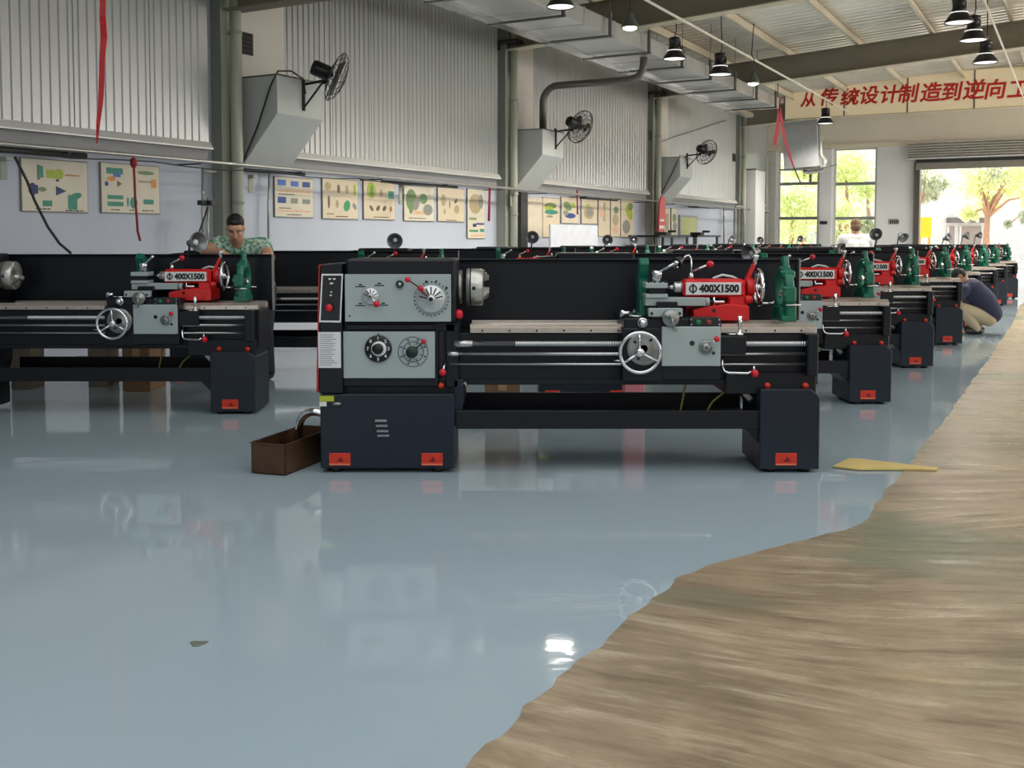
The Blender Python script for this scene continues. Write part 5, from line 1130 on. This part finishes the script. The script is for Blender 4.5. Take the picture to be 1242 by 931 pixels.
def head_geo(mb, c, R, k=1.0):
    def e(p, rad, sc=(1, 1, 1), rot=None):
        RR = R @ rot if rot is not None else R
        mb.ball(c + R @ (Vector(p)*k), rad*k, 0, 18, sc, RR)
    e((0, .012, .028), 1, (.077, .096, .098)); e((0, -.02, -.05), 1, (.062, .07, .078)); e((0, -.042, -.088), 1, (.036, .034, .026)); e((0, -.075, .03), 1, (.058, .022, .034))
    e((0, -.088, .014), 1, (.05, .012, .008)); e((0, -.1, -.016), 1, (.011, .014, .03)); e((0, -.106, -.036), 1, (.018, .013, .011)); e((.036, -.07, -.028), 1, (.024, .022, .024)); e((-.036, -.07, -.028), 1, (.024, .022, .024))
    e((0, -.086, -.062), 1, (.024, .012, .009))
    for s in (-1, 1): e((s*.078, .016, -.008), 1, (.009, .02, .032), Matrix.Rotation(-s*.25, 3, 'Z'))
def face_parts(par, base, c, R, k=1.0):
    q = lambda p: c + R @ (Vector(p)*k) - Vector(base)
    mb = MB()
    for s in (-1, 1): mb.ball(q((s*.031, -.0835, .0)), .0105*k, 0, 12, (1.3, .5, .36), R)
    for s in (-1, 1): mb.ball(q((s*.031, -.087, -.001)), .0075*k, 1, 10, (1.2, .5, .5), R)
    mb.build('eyes', [WHITE, INK], par)
    mb = MB()
    for s in (-1, 1): mb.tube([q((s*.013, -.0985, .019)), q((s*.03, -.098, .025)), q((s*.05, -.086, .019))], .0042*k, 0, 6)
    mb.build('eyebrows', HAIR, par)
    mb = MB(); mb.ball(q((0, -.097, -.0585)), .022*k, 0, 12, (1, .25, .2), R); mb.ball(q((0, -.095, -.068)), .02*k, 0, 12, (.9, .28, .25), R); mb.build('lips', mat('lips', rgb(168, 96, 88), .5), par)
def hair_cap(par, base, c, R, m, k=1.0, full=True):
    mb = MB(); mb.ball(c + R @ (Vector((0, .022, .052))*k) - Vector(base), 1*k, 0, 22, (.0815, .094, .082), R); mb.ball(c + R @ (Vector((0, .045, .0))*k) - Vector(base), 1*k, 0, 22, (.08, .075, .08), R)
    mb.ball(c + R @ (Vector((0, -.03, .085))*k) - Vector(base), 1*k, 0, 18, (.066, .052, .036), R)
    mb.build('hair', m, par)
def hand(mb, wrist, d, up, side, k=1.0, curl=.5):
    d = Vector(d).normalized(); up = Vector(up); up = (up - d*up.dot(d)).normalized(); x = d.cross(up)*side
    pc = wrist + d*.05*k
    for i in range(4): mb.cyl(wrist + x*(-.018 + .012*i)*k, wrist + d*.09*k + x*(-.03 + .02*i)*k, .0135*k, 0, 10, r1=.0115*k)
    for i, L in enumerate((.07, .08, .074, .058)):
        p = wrist + d*.09*k + x*(-.03 + .02*i)*k; a = d; pts = [p]
        for j, f in enumerate((.45, .3, .25)):
            a = (a*math.cos(curl*.6) - up*math.sin(curl*.6)).normalized(); pts.append(pts[-1] + a*L*f*k)
            up2 = up
        limb(mb, pts, [.0098*k, .0092*k, .0086*k, .0076*k], 10)
    p = wrist + d*.025*k - x*.028*k; limb(mb, [p, p + (d*.6 - x*.8)*.035*k, p + (d*.95 - x*.75)*.06*k, p + (d*1.3 - x*.55 - up*.2)*.075*k], [.015*k, .012*k, .0105*k, .009*k], 10)
def grow(rs, d): return [r + d for r in rs]
def person(label, hc, hR, J, base, shirt, trousers, hair_m, face=True, voxel=.009, shoes=BLACK, cuff=.5, hk=1.0):
    """J: joints: neck, chest, waist, pelvis, and per side shoulder/elbow/wrist/hip/knee/ankle/toe + hand direction"""
    mb = MB(); head_geo(mb, hc, hR, hk)
    limb(mb, [hc + hR @ Vector((0, .02, -.06)), J['neck']], [.056, .06])
    def trunk(mb, g):
        S_ = J['side']; r = J.get('r', (.13, .125, .14))
        for f, rr_ in ((.0, r[0]*.8), (.3, r[0]), (.65, r[1]), (1.0, r[2])):
            pass
        c0, c1, c2 = J['chest'], J['waist'], J['pelvis']
        for s in (-1, 1): limb(mb, [c0 + S_*.075*s, c1 + S_*.055*s, c2 + S_*.06*s], [r[0]*.88 + g, r[1]*.85 + g, r[2]*.88 + g])
        for k in ('L', 'R'): limb(mb, [J['neck'] + (c0 - J['neck'])*.3, J['sh' + k]], [.07 + g, .066 + g]); limb(mb, [c0, J['sh' + k]], [.1 + g, .066 + g])
    trunk(mb, 0)
    AR, LR = [.056, .045, .03], [.088, .058, .042]
    for k in ('L', 'R'):
        limb(mb, [J['sh'+k], J['el'+k], J['wr'+k]], AR); limb(mb, [J['hi'+k], J['kn'+k], J['an'+k]], LR)
        hand(mb, J['wr'+k], J['hd'+k], J.get('up'+k, Vector((0, 0, 1))), 1 if k == 'L' else -1, 1.0, .55)
        limb(mb, [J['an'+k] - Vector((0, 0, .02)), J['to'+k]], [.04, .03])
    body = fuse(mb, 'person', SKIN, base, None, voxel, 5); tag(body, label, 'person', None)
    mb = MB(); trunk(mb, .016)
    for k in ('L', 'R'): e = J['sh'+k].lerp(J['el'+k], cuff); mb.ball(J['sh'+k], .078, 0, 16); mb.cyl(J['sh'+k], e, .078, 0, 18, r1=.068)
    if J.get('tail') is not None: limb(mb, [J['pelvis'] + Vector((0, 0, .0)), J['tail']], [.155, .15])
    fuse(mb, 'shirt', shirt, base, body, voxel, 4)
    mb = MB()
    limb(mb, [J['pelvis'] + J['side']*.05, J['hiL']], [.14, .11]); limb(mb, [J['pelvis'] - J['side']*.05, J['hiR']], [.14, .11])
    for k in ('L', 'R'): limb(mb, [J['hi'+k], J['kn'+k], J['an'+k]], [.108, .08, .062])
    fuse(mb, 'trousers', trousers, base, body, voxel, 4)
    for k in ('L', 'R'):
        mb = MB(); an, to = J['an'+k], J['to'+k]; dv = (to - an); dv.z = 0; dv.normalize(); f = Vector((an.x, an.y, .05))
        limb(mb, [f - dv*.045, f + dv*.05, f + dv*.15], [.05, .046, .04])
        for v in mb.bm.verts: v.co.z = max(v.co.z, .006)
        fuse(mb, 'shoe', shoes, base, body, .009, 3)
    hair_cap(body, base, hc, hR, hair_m, hk)
    if face: face_parts(body, base, hc, hR, hk)
    return body
V = Vector
def shirt_pattern():
    m = mat('green_patterned_cotton', rgb(150, 186, 164), .8, 0, .05, 9); nt, b = nodes(m)
    tc = nt.nodes.new('ShaderNodeTexCoord'); v = nt.nodes.new('ShaderNodeTexNoise'); v.inputs['Scale'].default_value = 34; v.inputs['Detail'].default_value = 2; nt.links.new(tc.outputs['Object'], v.inputs['Vector'])
    r = nt.nodes.new('ShaderNodeValToRGB'); r.color_ramp.interpolation = 'CONSTANT'; e = r.color_ramp.elements; e[0].position = 0; e[0].color = rgb(92, 140, 112); e[1].position = .46; e[1].color = rgb(164, 198, 178); q = e.new(.58); q.color = rgb(206, 222, 206)
    nt.links.new(v.outputs['Fac'], r.inputs['Fac']); nt.links.new(r.outputs['Color'], b.inputs['Base Color']); return m
# man in green, bending over behind the lathe at the left edge
Y1 = 9.0; hc = P(285.5, 277, Y1 - .12); hR = Matrix.Rotation(.22, 3, 'Z') @ Matrix.Rotation(.46, 3, 'X')
ox = hc.x
J = dict(neck=V((ox - .02, Y1 + .02, hc.z - .13)), chest=V((ox - .0, Y1 + .16, hc.z - .27)), waist=V((ox, Y1 + .36, 1.0)), pelvis=V((ox, Y1 + .48, .88)), side=V((1, 0, 0)),
    shR=V((ox - .19, Y1 + .06, hc.z - .14)), elR=V((ox - .27, Y1 - .12, 1.2)), wrR=V((ox - .07, Y1 - .3, 1.19)), hdR=V((.9, -.3, -.3)),
    shL=V((ox + .19, Y1 + .06, hc.z - .15)), elL=V((ox + .29, Y1 - .1, 1.14)), wrL=V((ox + .3, Y1 - .34, 1.16)), hdL=V((.1, -1, -.1)),
    hiR=V((ox - .1, Y1 + .5, .84)), knR=V((ox - .11, Y1 + .44, .46)), anR=V((ox - .12, Y1 + .5, .08)), toR=V((ox - .13, Y1 + .33, .04)),
    hiL=V((ox + .1, Y1 + .5, .84)), knL=V((ox + .11, Y1 + .42, .46)), anL=V((ox + .12, Y1 + .5, .08)), toL=V((ox + .13, Y1 + .33, .04)))
person('man with short black hair in a pale green patterned shirt leaning over a lathe', hc, hR, J, V((ox, Y1 + .45, 0)), shirt_pattern(), mat('dark_trousers', rgb(44, 48, 58), .8), HAIR, True, .007, hk=.93)
# man in white, seen from behind
Y2 = 16.55; hc = P(1037.5, 275.5, Y2); hR = Matrix.Rotation(PI - .1, 3, 'Z') @ Matrix.Rotation(.12, 3, 'X'); ox = hc.x; nz = hc.z - .13
J = dict(neck=V((ox, Y2 - .03, nz)), chest=V((ox, Y2 - .05, nz - .17)), waist=V((ox, Y2 - .1, 1.0)), pelvis=V((ox, Y2 - .14, .86)), side=V((1, 0, 0)),
    shR=V((ox + .215, Y2 - .03, nz - .06)), elR=V((ox + .26, Y2 + .06, nz - .32)), wrR=V((ox + .18, Y2 + .28, nz - .36)), hdR=V((-.2, 1, -.1)),
    shL=V((ox - .215, Y2 - .03, nz - .06)), elL=V((ox - .27, Y2 + .06, nz - .32)), wrL=V((ox - .18, Y2 + .28, nz - .36)), hdL=V((.2, 1, -.1)),
    hiR=V((ox + .1, Y2 - .14, .82)), knR=V((ox + .11, Y2 - .1, .46)), anR=V((ox + .11, Y2 - .13, .08)), toR=V((ox + .13, Y2 + .04, .04)),
    hiL=V((ox - .1, Y2 - .14, .82)), knL=V((ox - .11, Y2 - .1, .46)), anL=V((ox - .11, Y2 - .13, .08)), toL=V((ox - .13, Y2 + .04, .04)))
person('person in a white T-shirt standing with back turned, before the right end window', hc, hR, J, V((ox, Y2 - .1, 0)), mat('white_cotton', rgb(232, 232, 232), .8), mat('dark_trousers', rgb(44, 48, 58), .8), mat('cropped_brown_hair', rgb(118, 92, 66), .7, 0, .1, 40), False, .011)
# crouching person in navy
Y3 = 14.1; g = lambda x, y, dy=0: P(x, y, Y3 + dy); hc = g(1163, 335.5); hR = Matrix.Rotation(-PI/2 - .2, 3, 'Z') @ Matrix.Rotation(1.15, 3, 'X')
sd = V((0, -1, 0))
J = dict(neck=g(1170, 346), chest=g(1177, 352), waist=g(1191, 365), pelvis=g(1199.5, 379), side=sd, r=(.165, .175, .15),
    shR=g(1169, 352, .17), elR=g(1160, 372, .2), wrR=g(1147, 380, .16), hdR=V((-1, 0, -.1)), shL=g(1169, 352, -.17), elL=g(1158, 371, -.2), wrL=g(1146, 378, -.1), hdL=V((-1, .1, -.1)),
    hiR=g(1199, 386, .09), knR=g(1168, 374, .13), anR=g(1186, 398, .1), toR=g(1172, 402, .12), hiL=g(1199, 386, -.09), knL=g(1167, 374, -.13), anL=g(1184, 398, -.1), toL=g(1169, 402, -.12))
J['anR'].z = J['anL'].z = .085; J['toR'].z = J['toL'].z = .04
person('person in a navy top and khaki trousers crouching between two lathes', hc, hR, J, V((J['anL'].x, Y3, 0)), mat('navy_jersey', rgb(44, 50, 78), .75, 0, .06, 6), mat('khaki_cotton', rgb(190, 176, 146), .8, 0, .05, 6), HAIR, True, .011)
# ================================================================== light and camera
def area(name, loc, rot, sx, sy, power, col=(1, 1, 1), shape='RECTANGLE'):
    l = bpy.data.lights.new(name, 'AREA'); l.shape = shape; l.size = sx; l.size_y = sy; l.energy = power; l.color = col
    o = bpy.data.objects.new(name, l); COL.objects.link(o); o.location = loc; o.rotation_euler = rot; return o
for c, r in LAMPS:
    l = bpy.data.lights.new('lamp_light', 'SPOT'); l.energy = 520; l.spot_size = math.radians(150); l.spot_blend = .6; l.shadow_soft_size = r * .8; l.color = (1, .93, .82); l.specular_factor = .15
    o = bpy.data.objects.new('lamp_light', l); COL.objects.link(o); o.location = c - Vector((0, 0, .03))
az = math.atan2(WD.y, WD.x)
def roof_fill(t, s, z, lt, ls, L, col): area('roof_light', W(t, s, z), (0, 0, az), lt, ls, PI * lt * ls * L, col)  # added fill lights below the roof; no rooflights are modelled there
roof_fill(6.0, 10.2, 5.5, 11, 11, 1.45, (.95, .98, 1)); roof_fill(26, 14, 5.7, 28, 6, 1.5, (1, .96, .9))
for q, e in ((15, .6), (22, 2.6), (29, 6.0), (36, 11)): area('window_light', W(q + .6, 20.4, 2.95), (-WN).to_track_quat('-Z', 'Y').to_euler(), 5.6, 3.4, PI * 5.6 * 3.4 * e, (1, .96, .9))  # added fill lights outside openings cut in the unseen right wall
w = bpy.data.worlds.new('sky'); SC.world = w; w.use_nodes = True; nt = w.node_tree; bg = nt.nodes['Background']
tc = nt.nodes.new('ShaderNodeTexCoord'); sx = nt.nodes.new('ShaderNodeSeparateXYZ'); rp = nt.nodes.new('ShaderNodeValToRGB')
nt.links.new(tc.outputs['Generated'], sx.inputs['Vector']); nt.links.new(sx.outputs['Z'], rp.inputs['Fac']); nt.links.new(rp.outputs['Color'], bg.inputs['Color'])
rp.color_ramp.elements[0].position = 0.0; rp.color_ramp.elements[0].color = (1, 1, 1, 1); rp.color_ramp.elements[1].position = .9; rp.color_ramp.elements[1].color = (.78, .88, 1, 1)
bg.inputs['Strength'].default_value = 1.6
sun = bpy.data.lights.new('sun', 'SUN'); sun.energy = 13; sun.angle = .02; sun.color = (1, .96, .88); so = bpy.data.objects.new('sun', sun); COL.objects.link(so)
dirv = (-WN * .35 + WD * .8 + Vector((0, 0, .75))).normalized(); so.rotation_euler = dirv.to_track_quat('Z', 'Y').to_euler(); so.location = (0, 40, 30)
cam = bpy.data.cameras.new('camera'); co = bpy.data.objects.new('camera', cam); COL.objects.link(co); SC.camera = co
co.location = (0, 0, CAMH); co.rotation_euler = (PI/2 - PITCH, 0, 0); cam.sensor_width = 36; cam.sensor_fit = 'HORIZONTAL'; cam.lens = F * 36 / 1242; cam.shift_y = -(465.5 - CY) / 1242; cam.clip_end = 400
SC.view_settings.view_transform = 'Standard'; SC.view_settings.look = 'None'; SC.view_settings.exposure = -0.08; SC.view_settings.gamma = 1.0; SC.view_settings.use_curve_mapping = False
